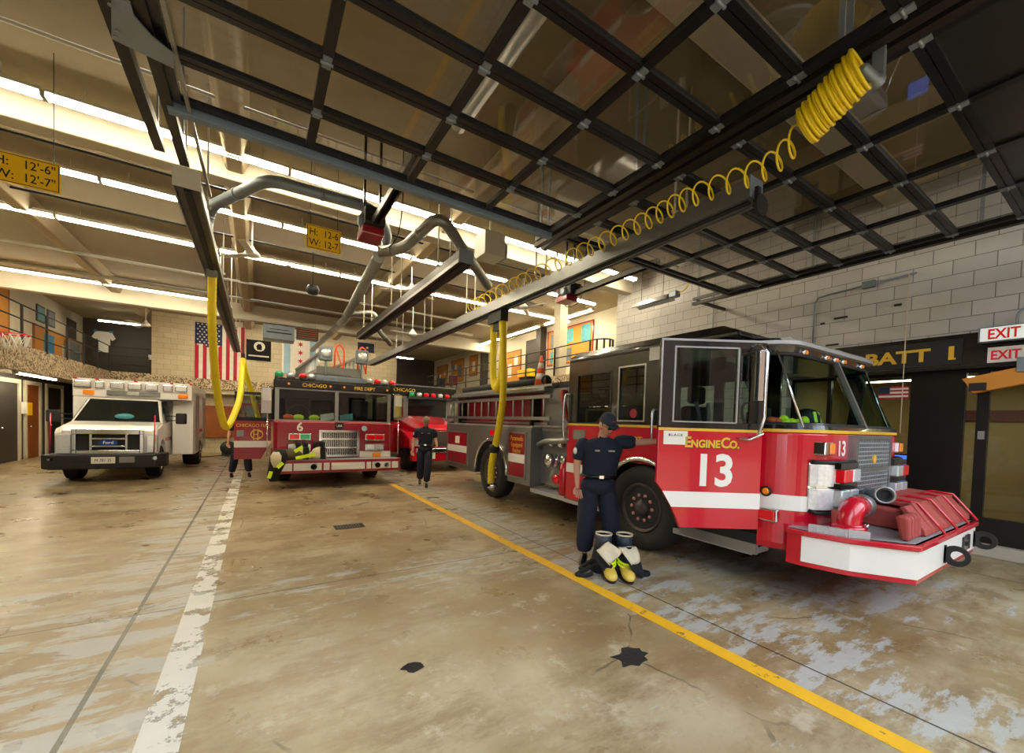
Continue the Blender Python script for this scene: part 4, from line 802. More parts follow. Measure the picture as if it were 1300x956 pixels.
tag(MB().ball((4.33, 2.05, 1.68), .05, (1.2, .8, .8)).ball((4.39, 2.03, 1.67), .045).build('orange_cloth', 'orange'), 'orange cloth behind the windscreen of engine 13', 'cloth')
g = T('helmet', (5.0, 2.02, 1.68), 'black helmet with lime stripes on the dashboard of engine 13', 'helmet'); MB().lathe((5.0, 2.02, 1.64), (0, 0, 1), [(.17, 0), (.15, .02), (.13, .03), (.12, .11), (.08, .17), (.02, .19)]).build('shell', 'mblack', g)
MB().bar((4.93, 1.9, 1.68), (4.95, 1.93, 1.79), .03, .01).bar((5.03, 1.895, 1.68), (5.03, 1.93, 1.79), .03, .01).build('stripes', 'lime', g)
# open door, hinged at the front edge and swung out
hx, hy = X0 - .015, 2.06; dv = Vector((-.846, .533, 0)).normalized(); nv_ = Vector((-dv.y, dv.x, 0)) * -1   # nv_ points away from the camera side
DW = 1.0
def dp(u, z, t=0.): p = Vector((hx, hy, 0)) + dv * u; return (p.x - .533 * t, p.y - .846 * t, z)
def dbox(mb, u0, u1, z0, z1, t0, t1):
    return mb.hexa([dp(u0, z0, t0), dp(u1, z0, t0), dp(u1, z0, t1), dp(u0, z0, t1), dp(u0, z1, t0), dp(u1, z1, t0), dp(u1, z1, t1), dp(u0, z1, t1)])
# lower skin with the arch cut at the lower left
def dpoly(mb, pts, t0, t1):
    A = mb._v([dp(u, z, t0) for u, z in pts]); B = mb._v([dp(u, z, t1) for u, z in pts]); n = len(pts)
    mb.b.faces.new(A[::-1]); mb.b.faces.new(B)
    for i in range(n): mb.b.faces.new((A[i], A[(i + 1) % n], B[(i + 1) % n], B[i]))
    return mb
door = dpoly(MB(), [(0, .62), (.76, .62), (.8, .72), (.87, .86), (.94, .97), (DW, 1.05), (DW, 1.58), (0, 1.58)], 0, .05).build('cab_door', 'red', E13, .006)
dpoly(MB(), [(0, .82), (.85, .82), (.94, .97), (0, .97)], .05, .056).build('white_band', 'white', door)
dbox(MB(), 0, DW, 1.555, 1.58, .05, .056).build('gold_line', 'gold', door)
m_ = MB()
for u0, u1, z0, z1 in ((0, .05, 1.58, 2.42), (.87, DW, 1.58, 2.42), (.05, .87, 1.58, 1.64), (.05, .87, 2.35, 2.42), (.235, .265, 1.64, 2.35)): dbox(m_, u0, u1, z0, z1, 0, .05)
wf = m_.build('window_frame', 'black', door)
m_ = MB()
for u0, u1, z0, z1 in ((.86, .875, 1.64, 2.35), (.26, .875, 1.635, 1.648), (.26, .875, 2.345, 2.36), (.255, .27, 1.64, 2.35), (0, DW, 2.41, 2.43), (.985, DW, 1.6, 2.43)): dbox(m_, u0, u1, z0, z1, .045, .06)
m_.build('trim', 'alu', wf); dbox(MB(), .265, .87, 1.64, 2.35, .02, .026).build('pane', 'glass', wf); dbox(MB(), .05, .235, 1.64, 2.35, .02, .026).build('quarter_pane', 'glass', wf)
dr = tuple(-dv)
text('13', 'numeral', 'white', door, .42, dp(.455, 1.04, .052), dr, sx=.95, bold=.012)
for a, o, m in ((.0, .054, 'gold'), (-.006, .051, 'mblack')):
    for st_, sz, u_ in (('E', .14, .715), ('NGINE', .1, .545), ('C', .14, .355), ('O.', .1, .268)): text(st_, 'lettering' if m == 'gold' else 'letter_shadow', m, door, sz, dp(u_ + a, 1.40 + a, o), dr, bold=.004, sx=.92)
dbox(MB(), .72, .95, 1.42, 1.55, .05, .056).build('white_plate', 'paper', door, label='white lettered plate')
text('B.L.A.C.K', 'plate_lettering', 'mblack', door, .035, dp(.835, 1.50, .057), dr)
m_ = MB(); m_.tube([dp(.12, 1.5, .05), dp(.1, 1.52, .14), dp(.06, 1.7, .16), dp(.06, 2.3, .16), dp(.1, 2.38, .14), dp(.14, 2.38, .05)], .016, 8).tube([dp(.25, 1.5, .05), dp(.16, 1.49, .12), dp(.06, 1.55, .16)], .012, 8)
mr = m_.build('mirror_arm', 'chrome', door)
m_ = MB(); dbox(m_, .10, .15, 1.85, 2.32, .12, .2); m_.build('mirror', 'chrome', mr, .01)
# steps, rails, handles
MB().box(X0 + .02, X0 + .35, 2.1, 3.0, .34, .40).build('cab_step', 'tread', E13); MB().box(X0 + .0, X0 + .04, 2.05, 2.9, .36, .46).build('step_edge', 'alu', E13)
MB().box(X0 - .03, X0 + .1, 4.1, YR, .36, .41).build('crew_step', 'tread', E13)
MB().tube(spline([(X0, 3.28, 1.8), (X0 - .07, 3.28, 1.77), (X0 - .08, 3.28, 1.6), (X0 - .07, 3.28, 1.42), (X0, 3.28, 1.40)]), .018, 8).build('grab_handle', 'chrome', E13)
MB().tube(spline([(X0, YR - .04, 2.05), (X0 - .07, YR + .0, 2.02), (X0 - .08, YR + .02, 1.7), (X0 - .07, YR, 1.38), (X0, YR - .04, 1.35)]), .018, 8).build('grab_handle', 'chrome', E13)
MB().box(X0 - .01, X0, 4.55, 4.8, 1.36, 1.5).build('crew_nameplate', 'steel', E13)
text('DEPT.', 'lettering', 'gold', E13, .13, (X0 - .006, 3.62, 1.36), (0, -1, 0)); b = MB().prism([(3.66 + q[0], 1.75 + q[1]) for q in arc((0, 0), .06, 0, 2 * PI, 16)[:-1]], 0, X0 + .012, X0 + .018); b.build('round_sticker', 'dred', E13, label='round red sticker')
b = MB().lathe((X0 + .0, 1.98, 1.0), (-1, 0, 0), [(.05, 0), (.05, .015), (.04, .02)]).build('side_marker', 'mblack', E13); MB().lathe((X0 - .018, 1.98, 1.0), (-1, 0, 0), [(.036, 0), (.02, .015)]).build('lens', 'amber', b)
b = MB().box(X0 - .035, X0 + .01, 1.86, 2.04, .72, .84).build('side_warning_light', 'chrome', E13, .01); MB().box(X0 - .05, X0 - .035, 1.88, 2.02, .735, .825).build('lens', 'rlens', b, .008)
# front face
gx0, gx1, gz0, gz1 = 4.93, 5.9, .86, 1.56
gf = MB().wall(1, YF - .07, YF, gx0, gx1, gz0, gz1, [(gx0 + .05, gx1 - .05, gz0 + .05, gz1 - .04)]).box(gx0, gx1, YF - .08, YF - .05, 1.2, 1.235).build('grille', 'steel', E13)
MB().box(gx0 + .04, gx1 - .04, YF - .02, YF - .01, gz0 + .04, gz1 - .03).build('grille_back', 'dark', gf); b = MB()
k = gx0 + .06
while k < gx1 - .05: b.box(k, k + .012, YF - .06, YF - .055, gz0 + .05, gz1 - .04); k += .042
k = gz0 + .07
while k < gz1 - .05: b.box(gx0 + .05, gx1 - .05, YF - .062, YF - .057, k, k + .011); k += .042
b.build('grille_mesh', 'meshm', gf)
MB().prism(arc((5.42, 1.32), .05, 0, 2 * PI, 6)[:-1], 1, YF - .07, YF - .06).build('grille_badge', 'gold', gf)
for s in (-1, 1):
    fx_ = lambda x: x if s < 0 else 10.8 - x
    # chrome lamp housing wraps the corner
    pts = [(4.31, 1.70), (4.35, 1.65), (4.41, 1.615), (4.48, 1.59), (4.6, 1.565), (4.9, 1.56)]
    b = MB(); A = [(fx_(x), y, .84) for x, y in pts]; B = [(fx_(x), y, 1.3) for x, y in pts]
    o_ = [(fx_(x + .04), y + .1) for x, y in pts]
    b.loft([[*A, *[(x, y, .84) for x, y in o_[::-1]]], [*B, *[(x, y, 1.3) for x, y in o_[::-1]]]]); hl = b.build('lamp_housing', 'chrome', E13, .015)
    b = MB(); b.tube([(fx_(x), y - .012, z) for x, y, z in [(4.31, 1.70, .86)] + [(p[0], p[1], .835) for p in pts[1:]] ] , .018, 6).tube([(fx_(x), y - .012, z) for x, y, z in [(p[0], p[1], 1.305) for p in pts]], .018, 6); b.build('rubber_edge', 'mblack', hl)
    b = MB().box(*sorted((fx_(4.52), fx_(4.70))), YF - .13, YF - .04, 1.12, 1.24).build('warning_lamp', 'rlens', hl, .012); MB().box(*sorted((fx_(4.71), fx_(4.88))), YF - .13, YF - .04, 1.12, 1.24).build('warning_lamp', 'clens', hl, .012)
    MB().box(*sorted((fx_(4.5), fx_(4.90))), YF - .1, YF - .04, 1.245, 1.30).build('lamp_divider', 'black', hl); MB().box(*sorted((fx_(4.5), fx_(4.90))), YF - .1, YF - .04, 1.06, 1.11).build('lamp_divider', 'black', hl)
    MB().box(*sorted((fx_(4.50), fx_(4.68))), YF - .12, YF - .04, .90, 1.05).build('headlight', 'clens', hl, .012); MB().box(*sorted((fx_(4.71), fx_(4.88))), YF - .12, YF - .04, .90, 1.05).build('headlight', 'clens', hl, .012)
    for za, zb in ((.865, 1.06), (1.08, 1.28)):
        po = [(fx_(x - .008), y - .014) for x, y in pts[:5]]; pi_ = [(fx_(x), y) for x, y in pts[:5]]; b = MB(); A = [(x, y, za) for x, y in po] + [(x, y, za) for x, y in pi_[::-1]]; B = [(x, y, zb) for x, y in po] + [(x, y, zb) for x, y in pi_[::-1]]
        b.loft([A, B]); b.build('corner_lens', 'clens2', hl, .004)
    b = MB().box(*sorted((fx_(4.35), fx_(4.52))), YF - .03, YF + .15, 1.37, 1.49).build('turn_signal', 'chrome', E13, .01); MB().box(*sorted((fx_(4.42), fx_(4.515))), YF - .045, YF - .03, 1.38, 1.48).build('lens', 'amber', b, .01)
text('13', 'numeral', 'white', E13, .2, (4.76, YF - .006, 1.36), (1, 0, 0), bold=.004); text('13', 'numeral', 'white', E13, .12, (6.0, YF - .006, 1.38), (1, 0, 0), bold=.003)
# bumper with tread top, white band, tow eyes
bp_ = [(4.13, 1.78), (4.13, 1.66), (4.22, 1.34), (4.47, .98), (6.33, .98), (6.58, 1.34), (6.67, 1.66), (6.67, 1.78)]
MB().prism(bp_, 2, .38, .70).build('front_bumper', 'red', E13, .006)
b = MB()
def outset(P, d):
    cx, cy = 5.4, 1.9; out = []
    for x, y in P: v = Vector((x - cx, y - cy)); v2 = Vector((d if x > cx else -d, -d if y < 1.7 else 0)); out.append((x + v2.x * .9, y + v2.y * .9))
    return out
q = outset(bp_, .007)
for i in range(1, 6): a, c, e, f = q[i], q[i + 1], bp_[i], bp_[i + 1]; b.hexa([(a[0], a[1], .425), (c[0], c[1], .425), (f[0], f[1], .425), (e[0], e[1], .425), (a[0], a[1], .65), (c[0], c[1], .65), (f[0], f[1], .65), (e[0], e[1], .65)])
bw_ = b.build('white_band', 'white', E13)
q = outset(bp_, .03); b = MB().prism(q, 2, .66, .70); b.build('bumper_rim', 'red', E13, .006)
MB().prism(outset(bp_, -.03), 2, .70, .706).build('tread_deck', 'tread', E13)
MB().bar((4.16, 1.62, .73), (4.24, 1.36, .73), .02, .07).bar((4.24, 1.36, .73), (4.32, 1.24, .73), .02, .07).build('tread_kickplate', 'tread', E13)
for x in (5.2, 6.28):
    ringp = arc((0, 0), .085, 0, 2 * PI, 18)[:-1]; b = MB(); V = []
    for t_ in (-.012, .012):
        V.append(([b.b.verts.new((x + t_, .9 + q_[0], .53 + q_[1])) for q_ in arc((0, 0), .09, 0, 2 * PI, 18)[:-1]], [b.b.verts.new((x + t_, .89 + q_[0] * .5, .53 + q_[1] * .5)) for q_ in arc((0, 0), .09, 0, 2 * PI, 18)[:-1]]))
    for i in range(18):
        j = (i + 1) % 18
        for (o1, i1) in V: b.b.faces.new((o1[i], o1[j], i1[j], i1[i]))
        b.b.faces.new((V[0][0][i], V[0][0][j], V[1][0][j], V[1][0][i])); b.b.faces.new((V[0][1][i], V[0][1][j], V[1][1][j], V[1][1][i]))
    b.box(x - .012, x + .012, .96, 1.02, .45, .61).build('tow_eye', 'mblack', E13)
MB().box(5.85, 6.0, .962, .972, .46, .62).build('bumper_badge', 'chrome', E13); MB().box(5.82, 6.1, .965, .975, .46, .6).build('licence_frame', 'mblack', E13)
# suction elbow and deck nozzle
MB().cyl((4.36, 1.40, .70), (4.36, 1.40, .80), .11).lathe((4.36, 1.40, .70), (0, 0, 1), [(.13, .02), (.13, .08), (.11, .09)]).tube([(4.36, 1.40, .74), (4.36, 1.40, .80)] + [(4.36 + .12 - .12 * math.cos(a), 1.40 - .0 * a, .81 + .12 * math.sin(a)) for a in (.3, .6, .9, 1.2, 1.5)] + [(4.58, 1.40, .93)], [.088, .09] + [.092] * 5 + [.095], 16).build('suction_elbow', 'red', E13)
MB().lathe((4.56, 1.40, .93), (1, 0, 0), [(.095, 0), (.1, .02), (.1, .1), (.085, .14)], 18).build('elbow_collar', 'steel', E13); MB().lathe((4.36, 1.29, .8), (0, -1, 0), [(.018, 0), (.018, .03)], 10).build('elbow_bolt', 'chrome', E13)
# hoses on the bumper
def hosebundle():
    g = T('folded_hose', (5.6, 1.2, .71), 'red brown fire hose folded flat across the bumper of engine 13', 'fire hose')
    for k, x in enumerate((4.50, 4.585, 4.67, 4.755)):
        MB().prism([(1.04, .71), (1.10, .71), (1.14, .9), (1.10, .92), (1.05, .9)], 0, x, x + .068).build('fold', 'brhose', g, .022)
    for k in range(8):
        x0 = 4.86 + k * .19; dz = .02 * math.sin(k * 1.7)
        MB().prism([(1.02, .712), (1.07, .712), (1.21, .93 + dz), (1.17, .95 + dz), (1.03, .76)], 0, x0, x0 + .18).build('fold', 'brhose', g, .012)
    for k in range(6):
        x0 = 5.1 + k * .22; MB().prism([(1.16, .90), (1.52, .93), (1.52, .965), (1.16, .95)], 0, x0, x0 + .2).build('fold', 'brhose', g, .01)
    for k in range(3): MB().prism([(1.14, .712), (1.52, .712), (1.52, .9), (1.2, .88)], 0, 4.95 + .48 * k, 5.4 + .48 * k).build('hose_stack', 'brhose', g, .02)
    for x in (4.3, 4.375): MB().prism([(1.42, .71), (1.50, .71), (1.52, .9), (1.44, .9)], 0, x, x + .06).build('fold', 'brhose', g, .02)
    for x in (5.1, 5.5, 5.95, 6.3): MB().tube([(x, 1.54, .9), (x + .02, 1.3, .97), (x + .04, 1.15, .96), (x + .07, 1.02, .78), (x + .08, .97, .71)], .012, 6).build('red_strap', 'red', g, label='red tie strap')
hosebundle()
g = T('hose_nozzle', (4.95, 1.25, .98), 'silver fire nozzle lying on the folded hose beside the red elbow', 'nozzle')
ax_ = Vector((-.86, -.5, .12)).normalized(); c_ = Vector((4.80, 1.30, 1.03))
MB().lathe(c_, ax_, [(.055, -.34), (.06, -.3), (.06, -.1), (.072, -.09), (.072, -.02), (.078, 0), (.078, .05), (.06, .05), (.05, -.04), (.02, -.06)], 20).build('barrel', 'steel', g); MB().lathe(c_ + ax_ * .052, ax_, [(.055, -.03), (.056, .001), (.045, .001), (.04, -.03)], 20).build('bore', 'mblack', g)
MB().lathe(c_ + ax_ * -.36, ax_, [(.05, -.06), (.065, -.04), (.065, .02), (.05, .03)], 16).build('coupling', 'galv', g)
# pump panel and body
MB().box(X0 + .25, X1 - .1, YR, 5.95, .5, 2.2).build('pump_panel', 'steel', E13); MB().box(X0, X0 + .3, YR + .03, 5.93, .36, .43).build('running_board', 'tread', E13)
MB().box(X0 + .2, X0 + .26, YR + .05, 5.9, 1.45, 1.5).box(X0 + .02, X0 + .26, YR + .05, 5.9, 1.52, 1.55).build('panel_shelf', 'alu', E13)
for k, (y, z, r) in enumerate(((5.55, .95, .12), (5.15, 1.0, .075), (5.3, .66, .08))):
    MB().lathe((X0 + .25, y, z), (-1, 0, 0), [(r, 0), (r, .05), (r * .8, .06), (r * .8, .12), (r * .95, .13), (r * .95, .19), (r * .3, .2)], 18).build('inlet_cap', 'chrome' if k < 2 else 'rlens', E13)
MB().tube(spline([(X0 + .1, 5.85, 1.2), (X0 + .04, 5.6, 1.27), (X0 + .02, 5.3, 1.3), (X0 + .08, 5.0, 1.33)]), .05, 10).build('valve_pipe', 'steel', E13)
for y in (5.75, 5.5, 5.25): MB().lathe((X0 + .1, y, 1.25), (0, -1, .15), [(.06, 0), (.07, .02), (.07, .07), (.06, .09)], 12).build('coupling', 'chrome', E13)
tag(MB().lathe((X0 + .1, 5.12, .43), (0, 0, 1), [(.07, 0), (.085, .02), (.085, .42), (.06, .5), (.025, .53), (.025, .58)]).build('fire_extinguisher', 'red'), 'red extinguisher standing on the running board of engine 13', 'extinguisher')
MB().tube(spline([(X0 + .28, 5.3, 2.1), (X0 + .16, 5.32, 2.12), (X0 + .1, 5.22, 2.0), (X0 + .1, 5.12, 1.75), (X0 + .16, 5.08, 1.62)]), .045, 8).build('cross_lay_hose', 'brhose', E13)
MB().box(X0 + .35, X1 - .3, YR + .05, 5.9, 2.2, 2.32).build('pump_top', 'mblack', E13)
# rear body
bd = [(5.95, .45), (6.72, .45)] + [(7.4 + .68 * math.cos(a), .55 + .68 * math.sin(a)) for a in [PI - i * PI / 12 for i in range(13)]] + [(8.1, .45), (9.75, .45), (9.75, 1.5), (5.95, 1.5)]
MB().prism(bd, 0, X0, X0 + .35).prism(bd, 0, X1 - .35, X1).box(X0 + .35, X1 - .35, 5.95, 9.75, .7, 1.5).build('rear_body', 'steel', E13)
MB().box(X0 + .3, X1 - .3, 5.95, 9.75, 1.5, 2.15).build('hose_bed_wall', 'dred', E13); MB().box(X0 + .02, X0 + .42, 5.95, 9.75, 1.5, 1.53).build('body_ledge', 'tread', E13)
MB().box(X0 + .1, X1 - .1, 5.75, 9.75, 2.15, 2.24).build('top_rail', 'steel', E13, .02); MB().box(X0 + .16, X0 + .3, 5.6, 9.7, 2.24, 2.28).build('top_rail_edge', 'alu', E13)
MB().tube([(X0 - .01, 7.4 + .67 * math.cos(a), .55 + .67 * math.sin(a)) for a in [PI * i / 20 for i in range(21)]], .035, 8).build('wheel_arch_trim', 'chrome', E13)
for y0, y1, z0, z1 in ((6.1, 6.66, .58, 1.38), (8.5, 9.6, .58, 1.3)):
    d_ = MB().box(X0 - .02, X0 + .01, y0, y1, z0, z1).build('compartment_door', 'dred', E13, .01)
    MB().wall(0, X0 - .03, X0 - .0, y0 - .03, y1 + .03, z0 - .03, z1 + .03, [(y0, y1, z0, z1)]).build('door_frame', 'alu', d_); MB().box(X0 - .026, X0 - .02, y0, y1, z0 + .26, z0 + .42).build('white_band', 'white', d_)
    if y0 < 7:
        for i, s_ in enumerate(('Paramedic', 'Equipped', 'Engine')): text(s_, 'lettering', 'gold', d_, .125, (X0 - .024, (y0 + y1) / 2, z1 - .13 - i * .115), (0, -1, 0), sx=.85)
    else:
        MB().box(X0 - .026, X0 - .02, 8.9, 9.15, 1.05, 1.22).build('flag_decal', 'fwhite', d_)
b = MB().box(X0 - .02, X0, 7.15, 7.45, 1.3, 1.42).build('side_lamp', 'rlens', E13, .008)
g = T('roof_ladder', (X0 + .1, 7.4, 1.6), 'aluminium ladder racked on the side of engine 13', 'ladder')
MB().box(X0 + .05, X0 + .1, 5.5, 9.85, 2.02, 2.08).box(X0 + .05, X0 + .1, 5.5, 9.85, 1.64, 1.70).box(X0 + .16, X0 + .2, 5.7, 9.85, 1.56, 1.6).build('rails', 'alu', g); b = MB(); y = 5.7
while y < 9.8: b.cyl((X0 + .075, y, 1.68), (X0 + .075, y, 2.04), .017, seg=8); y += .33
b.build('rungs', 'alu', g); MB().box(X0 + .1, X0 + .32, 6.1, 6.16, 1.54, 2.1).box(X0 + .1, X0 + .32, 9.2, 9.26, 1.54, 2.1).build('rack_arms', 'mblack', g)
g = T('hard_suction_hose', (X0 + .4, 7.5, 2.3), 'black rubber suction hose lying along the top of engine 13', 'hose'); MB().cyl((X0 + .42, 6.2, 2.37), (X0 + .42, 9.6, 2.37), .085).build('hose', 'rubber', g); MB().lathe((X0 + .42, 6.2, 2.37), (0, -1, 0), [(.1, -.05), (.12, 0), (.12, .1), (.1, .12), (.09, .12), (.08, .02)]).lathe((X0 + .62, 6.5, 2.36), (0, -1, 0), [(.08, -.3), (.1, 0), (.1, .1), (.08, .11)]).build('end_coupling', 'mblack', g)
g = T('traffic_cone', (5.2, 5.65, 2.33), 'orange traffic cone with white bands standing on top of engine 13', 'traffic cone')
MB().box(4.35, 4.65, 6.05, 6.35, 2.242, 2.27).lathe((4.5, 6.2, 2.27), (0, 0, 1), [(.12, 0), (.02, .58)]).build('body', 'orange', g)
MB().lathe((4.5, 6.2, 2.27), (0, 0, 1), [(.1, .13), (.08, .24)]).build('white_band', 'paper', g); MB().lathe((4.5, 6.2, 2.27), (0, 0, 1), [(.065, .34), (.047, .44)]).build('white_band', 'paper', g)
MT['clensd'] = mat('dark_window', '#10181a', .06, .0, coat=.8); MT['bluebadge'] = mat('blue_oval', '#1b3f8a', .25)
# ---------------------------------------------------------------- Engine 6
E6 = T('fire_engine', (1.6, 14, 0), 'maroon and black fire engine with number 6 facing out between the floor lines', 'fire engine', 'red fire engines')
A0, A1, F6 = .32, 2.88, 10.25
MB().loft([ring(A0, A1, F6, 11.0, .12, .42, 4), ring(A0, A1, F6, 11.0, .12, 1.44, 4), ring(A0 + .01, A1 - .01, F6 + .02, 11.0, .12, 1.48, 4)]).build('front_lower_panel', 'dred', E6)
MB().prism([(11.0, .8), (11.5, .8), (11.9, .5), (13.4, .5), (13.4, 1.48), (11.0, 1.48)], 0, A0, A0 + .06).prism([(11.0, .5), (13.4, .5), (13.4, 1.48), (11.0, 1.48)], 0, A1 - .06, A1).box(A0, A1, 13.34, 13.4, .5, 1.48).box(A0 + .06, A1 - .06, 11., 13.34, .6, .66).build('cab_body', 'dred', E6)
MB().wall(0, A0, A0 + .05, 11.95, 13.4, 1.48, 2.3, [(12.1, 13.2, 1.55, 2.2)]).wall(0, A1 - .05, A1, 10.4, 13.4, 1.48, 2.3, [(10.5, 11.8, 1.55, 2.2), (12.1, 13.2, 1.55, 2.2)]).box(A0, A1, 13.35, 13.4, 1.48, 2.3).build('cab_upper', 'black', E6)
ws = MB().wall(1, F6 + .06, F6 + .1, A0 + .02, A1 - .02, 1.44, 2.24, [(A0 + .10, 1.56, 1.5, 2.17), (1.64, A1 - .10, 1.5, 2.17)]).build('windscreen_frame', 'alu', E6)
MB().box(A0 + .1, 1.56, F6 + .075, F6 + .08, 1.5, 2.17).build('windscreen', 'glass', ws); MB().box(1.64, A1 - .1, F6 + .075, F6 + .08, 1.5, 2.17).build('windscreen', 'glass', ws)
MB().box(A0 - .01, A1 + .01, F6 + .02, 13.4, 2.2, 2.38).box(A0 + .1, A1 - .1, 10.5, 13.4, 2.38, 2.44).build('roof', 'black', E6, .02)
text('CHICAGO', 'roof_lettering', 'gold', E6, .11, (1.12, F6 + .015, 2.25), (1, 0, 0), bold=.002); text('FIRE DEPT', 'roof_lettering', 'gold', E6, .11, (2.22, F6 + .015, 2.25), (1, 0, 0), bold=.002)
for x in (.6, 1.45, 1.75, 2.75): MB().lathe((x, F6 + .02, 2.29), (0, -1, 0), [(.03, 0), (.025, .03), (.01, .04)], 8).build('marker_lamp', 'amber', E6)
MB().box(A0 + .15, A1 - .15, 10.5, 10.9, 1.2, 1.5).build('dashboard', 'mblack', E6, .04)
for x in (.85, 2.3): MB().box(x - .25, x + .25, 11.3, 11.45, 1.0, 2.05).box(x - .25, x + .25, 10.95, 11.4, 1.0, 1.15).build('seat', 'bkcloth', E6, .05)
MB().tube([(.85 + .24 * math.cos(a), 10.86 + .08 * math.sin(a), 1.62 + .22 * math.sin(a)) for a in [2 * PI * i / 20 for i in range(20)]], .018, 6, closed=True).build('steering_wheel', 'mblack', E6)
for k, (x, m, lb) in enumerate(((.62, 'orange', 'orange cloth'), (.82, 'lime', 'lime vest'), (1.15, 'lime', 'second lime bundle'), (1.42, 'paper', 'stack of papers'), (1.85, 'teal', 'teal folder'))):
    tag((MB().ball((x, 10.55, 1.55), .09, (1.3, .8, .8)) if k < 3 else MB().obox((x, 10.5, 1.58), (1, 0, .2), (0, .3, 1), (0, 1, -.3), .3, .16, .02)).build('dashboard_item', m), lb + ' lying on the dashboard of engine 6', 'dashboard clutter')
g6 = MB().wall(1, F6 - .06, F6, 1.22, 2.1, .66, 1.28, [(1.27, 2.05, .71, 1.23)]).box(1.22, 2.1, F6 - .055, F6 - .02, .86, .89).box(1.22, 2.1, F6 - .055, F6 - .02, 1.06, 1.09).build('grille', 'chrome', E6)
MB().box(1.26, 2.06, F6 - .02, F6 - .012, .7, 1.24).build('grille_back', 'dark', g6); b = MB(); k = 1.28
while k < 2.05: b.box(k, k + .012, F6 - .05, F6 - .03, .71, 1.23); k += .04
b.build('grille_bars', 'chrome', g6)
MB().box(1.56, 1.74, F6 - .02, F6, 1.3, 1.46).build('nameplate', 'black', E6); text('USA', 'nameplate_lettering', 'white', E6, .07, (1.65, F6 - .023, 1.355), (1, 0, 0))
for x in (.60, 2.24):
    for z, m1, m2 in ((1.12, 'rlens', 'glens' if x < 1 else 'rlens'), (.88, 'clens', 'clens')):
        h_ = MB().box(x, x + .46, F6 - .04, F6, z - .08, z + .08).build('lamp_bezel', 'chrome', E6, .015); MB().box(x + .03, x + .22, F6 - .06, F6 - .04, z - .055, z + .055).build('lamp', m1, h_, .01); MB().box(x + .24, x + .43, F6 - .06, F6 - .04, z - .055, z + .055).build('lamp', m2, h_, .01)
for x in (.72, 2.42): MB().box(x, x + .2, F6 - .03, F6, .64, .74).build('turn_signal', 'amber', E6, .01)
MB().box(A0 + .02, 1.2, F6 - .006, F6, .64, .78).build('white_band', 'white', E6); MB().box(2.12, A1 - .02, F6 - .006, F6, .64, .78).build('white_band', 'white', E6)
text('6', 'numeral', 'white', E6, .27, (.83, F6 - .006, 1.25), (1, 0, 0), bold=.006)
MB().lathe((2.22, F6, 1.33), (0, -1, 0), [(.065, 0), (.065, .006)]).build('round_decal', 'ltblue', E6)
b6 = MB().prism([(.28, 10.3), (.28, 10.1), (.42, 9.85), (2.95, 9.85), (3.08, 10.1), (3.08, 10.3)], 2, .34, .62).build('front_bumper', 'dred', E6, .006); MB().box(.42, 2.95, 9.88, 10.25, .62, .63).build('bumper_deck', 'tread', b6)
for x0, x1 in ((.43, .66), (.69, 1.24), (1.28, 1.4), (1.44, 2.16), (2.2, 2.3), (2.33, 2.76), (2.79, 2.94)): MB().box(x0, x1, 9.842, 9.85, .40, .56).build('bumper_panel', 'white', b6)
for x in (1.08, 2.45, 2.66): MB().lathe((x, 9.842, .48), (0, -1, 0), [(.06, 0), (.065, .03), (.045, .03), (.04, .0)], 16).build('siren_speaker' if x < 2.5 else 'fog_lamp', 'mblack' if x < 2.5 else 'clens', b6)
for s, x in ((-1, A0 + .1), (1, A1 - .1)): wheel(E6, x, 11.45, .52, .3, s, 'rimdk', bolts=False); wheel(E6, x, 16.0, .52, .3, s, 'rimdk', bolts=False)
MB().box(A0 + .02, A1 - .02, 13.45, 18.5, .55, 2.25).build('rear_body', 'dred', E6)
d6 = MB().prism([(-.42, .56), (.1, .56), (.3, .95), (.3, 1.44), (-.42, 1.44)], 1, 11.08, 11.13).build('cab_door', 'dred', E6); MB().prism([(-.42, .83), (.24, .83), (.3, .95), (.3, .98), (-.42, .98)], 1, 11.07, 11.08).build('white_band', 'white', d6)
MB().wall(1, 11.08, 11.13, -.42, .3, 1.44, 2.1, [(-.33, .22, 1.52, 2.04)]).build('window_frame', 'mblack', d6); MB().box(-.33, .22, 11.1, 11.105, 1.52, 2.04).build('pane', 'glass', d6)
text('CHICAGO FIRE', 'lettering', 'gold', d6, .105, (-.06, 11.07, 1.3), (1, 0, 0), sx=.92); MB().box(-.37, -.24, 11.06, 11.08, 1.08, 1.22).build('door_latch', 'steel', d6)
b = MB()
b.tube([(.0 + .1 * math.cos(a), 11.065, 1.13 + .1 * math.sin(a)) for a in [.6 + 5.1 * i / 20 for i in range(21)]], .012, 6).tube([(.03 + .1 * math.cos(a), 11.065, 1.13 + .1 * math.sin(a)) for a in [PI * i / 20 - PI / 2 for i in range(21)]], .01, 6)
b.box(-.055, -.035, 11.055, 11.07, 1.0, 1.26).box(.025, .045, 11.055, 11.07, 1.0, 1.26).box(-.05, .04, 11.055, 11.07, 1.12, 1.14).build('monogram', 'gold', d6)
for sx, x in ((-1, .2), (1, 3.0)):
    m_ = MB().tube([(x + .1 * sx * -1, 10.35, 2.2), (x, 10.1, 2.2), (x, 10.1, 1.5), (x - .1 * sx, 10.35, 1.45)], .014, 6).tube([(x, 10.1, 1.5), (x, 10.1, .7)], .01, 6).build('mirror_arm', 'chrome', E6)
    MB().box(x - .12, x + .08, 10.06, 10.12, 1.62, 2.18).build('mirror', 'chrome', m_, .015); MB().box(x - .1, x + .06, 10.05, 10.06, 1.9, 2.15).build('mirror_pane', 'clens', m_)
